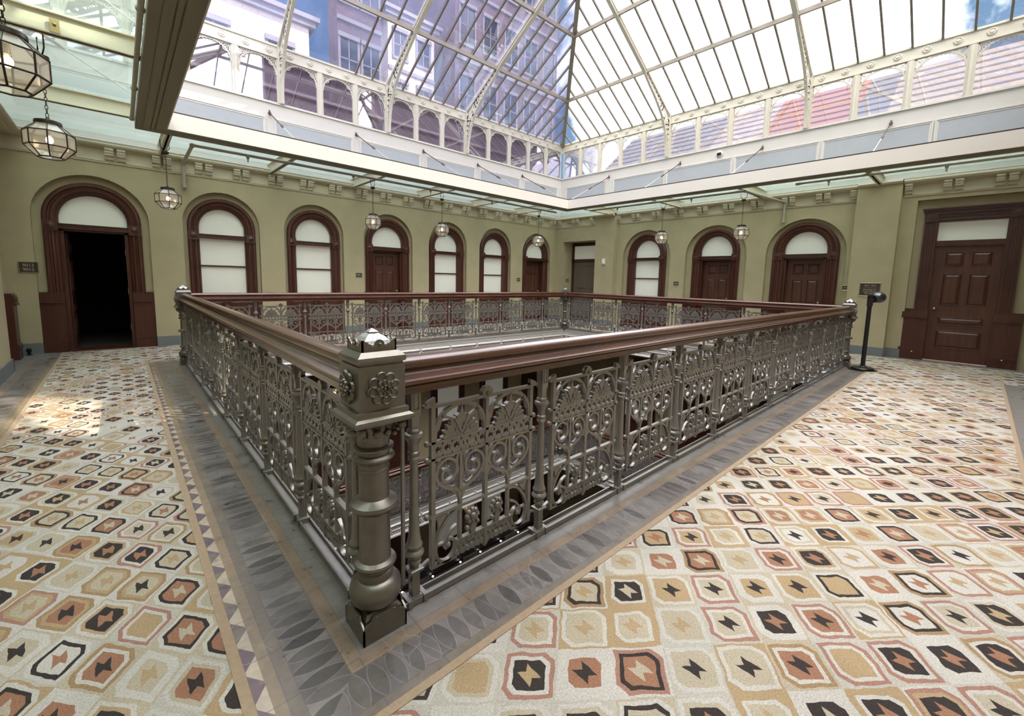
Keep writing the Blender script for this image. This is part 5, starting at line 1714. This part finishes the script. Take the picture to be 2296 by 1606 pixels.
# ------------------------------------------------------------------ neighbouring buildings seen through the glass
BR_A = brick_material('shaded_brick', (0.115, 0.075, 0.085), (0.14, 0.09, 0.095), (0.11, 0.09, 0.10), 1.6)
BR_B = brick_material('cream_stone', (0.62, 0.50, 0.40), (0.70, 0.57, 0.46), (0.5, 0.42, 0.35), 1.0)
BR_C = brick_material('red_brick', (0.32, 0.12, 0.08), (0.38, 0.15, 0.10), (0.25, 0.17, 0.14), 1.6)
STONE = plain('trim_stone', (0.20, 0.175, 0.175), .8, var=.15, scale=2)
WGL = plain('dark_window_glass', (0.03, 0.035, 0.05), .08, var=.05)
SLATE = plain('dark_roof_slate', (0.10, 0.095, 0.105), .6, var=.2, scale=3)
def building(label, x0, x1, y0, y1, z0, z1, m, rows, cols, face='y', wsize=(1.0, 1.7), group=None, roof=None, zr0=None):
    t = thing('building', label, 'building', (x0, y0, z0))
    mb = MB(); mb.box(0, x1 - x0, 0, y1 - y0, 0, z1 - z0); obj('walls', mb, m, t)
    mb = MB(); mb.box(-.25, x1 - x0 + .25, -.25, y1 - y0 + .25, z1 - z0, z1 - z0 + .25); mb.box(-.4, x1 - x0 + .4, -.4, y1 - y0 + .4, z1 - z0 + .25, z1 - z0 + .45); obj('cornice', mb, STONE, t)
    L = (x1 - x0) if face == 'y' else (y1 - y0)
    base = 0 if zr0 is None else zr0 - z0
    H = z1 - z0 - base
    T = (lambda a, b, c: (a, -b, c)) if face == 'y' else (lambda a, b, c: (-b, a, c))
    for i in range(rows):
        for j in range(cols):
            a = L * (j + .5) / cols; c = base + H * (i + .5) / rows
            w, h = wsize
            mb = MB(); mb.T = T
            mb.box(a - w / 2 - .12, a + w / 2 + .12, -.05, .10, c - h / 2 - .16, c - h / 2)
            mb.box(a - w / 2 - .12, a + w / 2 + .12, -.05, .14, c + h / 2, c + h / 2 + .22)
            mb.box(a - w / 2 - .12, a - w / 2, -.05, .06, c - h / 2, c + h / 2); mb.box(a + w / 2, a + w / 2 + .12, -.05, .06, c - h / 2, c + h / 2)
            mb.box(a - .03, a + .03, 0, .03, c - h / 2, c + h / 2); mb.box(a - w / 2, a + w / 2, 0, .03, c - .03, c + .03)
            mb.T = None
            wf = obj('window', mb, STONE, t)
            mb = MB(); mb.T = T; mb.box(a - w / 2, a + w / 2, 0.004, .012, c - h / 2, c + h / 2); mb.T = None
            obj('pane', mb, WGL, wf)
    # string courses
    mb = MB(); mb.T = T
    for i in range(1, rows):
        c = base + H * i / rows
        mb.box(0, L, 0.0, .12, c - .1, c + .1)
    mb.T = None
    if rows > 1: obj('string_course', mb, STONE, t)
    return t
building('pale cream sunlit building at upper left behind the skylight', -6.0, 6.6, 21.5, 30.0, -6.0, 13.0, BR_B, 2, 5, zr0=5.0)
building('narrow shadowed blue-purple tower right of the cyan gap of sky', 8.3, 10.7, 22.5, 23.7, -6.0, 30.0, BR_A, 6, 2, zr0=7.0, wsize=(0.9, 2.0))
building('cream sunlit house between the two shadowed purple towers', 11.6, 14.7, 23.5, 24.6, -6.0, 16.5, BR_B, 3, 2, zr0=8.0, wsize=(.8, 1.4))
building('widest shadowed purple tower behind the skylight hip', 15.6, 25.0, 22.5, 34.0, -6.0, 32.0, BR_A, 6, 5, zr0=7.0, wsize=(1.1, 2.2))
# unseen slabs added behind the viewpoint to block sun, gaps pass narrow strips
hr = trim(None, None)
for x0, x1, h in ((6.5, 11.9, 24), (13.45, 17.6, 31), (17.6, 19.3, 26), (19.3, 30, 31), (34.9, 40.0, 61), (44.0, 56, 62)):
    mb = MB(); mb.box(x0, x1, -12.6, -12, -10, h); obj('sun_blocker', mb, BR_A, hr)
building('low red brick block beyond the right clerestory windows', 22.0, 30.0, -2.0, 16.0, -6.0, 7.6, BR_C, 1, 6, face='x', zr0=4.6)
# low roofs just outside the clerestory
t = thing('glazed_roof', 'lavender glazed roof with dark bars just outside the left clerestory windows', 'roof', (-4, 10.2, 4.4))
mb = MB(); mb.extr([(0, 0), (2.6, 1.75), (2.6, 1.6), (0, -.15)], lambda y, z, x: (x, y, z), 0, 19); obj('panes', mb, plain('lavender_glazing', (0.42, 0.37, 0.52), .25, var=.15, scale=.8), t)
mb = MB()
for k in range(32): mb.extr([(0, .01), (2.6, 1.76), (2.6, 1.80), (0, .05)], lambda y, z, x: (x, y, z), .2 + k * .6, .32 + k * .6)
obj('bars', mb, SLATE, t)
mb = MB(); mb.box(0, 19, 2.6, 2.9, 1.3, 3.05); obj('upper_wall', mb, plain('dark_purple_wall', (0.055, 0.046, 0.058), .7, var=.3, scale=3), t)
mb = MB(); mb.box(0, 19, 2.45, 2.95, 2.95, 3.10); mb.box(0, 19, 2.5, 2.6, 2.2, 2.28); obj('coping', mb, STONE, t)
t = thing('slatted_roof', 'pink and cream slatted roof just outside the right clerestory windows', 'roof', (12.6, -5, 4.6))
mb = MB(); mb.extr([(0, 0), (3.6, 3.0), (3.6, 2.85), (0, -.15)], lambda x, z, y: (x, y, z), 0, 14.5); obj('deck', mb, plain('pink_grey_deck', (0.17, 0.145, 0.14), .6, var=.3, scale=2), t)
M_SL = [plain('pale_slats', (0.30, 0.25, 0.23), .7, var=.3, scale=4), plain('red_slats', (0.26, 0.075, 0.05), .6, var=.2, scale=4), plain('grey_slats', (0.11, 0.105, 0.125), .6, var=.3, scale=3)]
for (y0, y1, mi) in ((0, 5.6, 0), (5.6, 6.3, 2), (6.3, 8.6, 1), (8.6, 10.2, 0), (10.2, 14.5, 2)):
    mb = MB()
    for k in range(12):
        u = k * .3
        mb.extr([(u, u * .833 + .01), (u + .2, u * .833 + .177), (u + .2, u * .833 + .217), (u, u * .833 + .05)], lambda x, z, y: (x, y, z), y0, y1)
    obj('slats', mb, M_SL[mi], t)
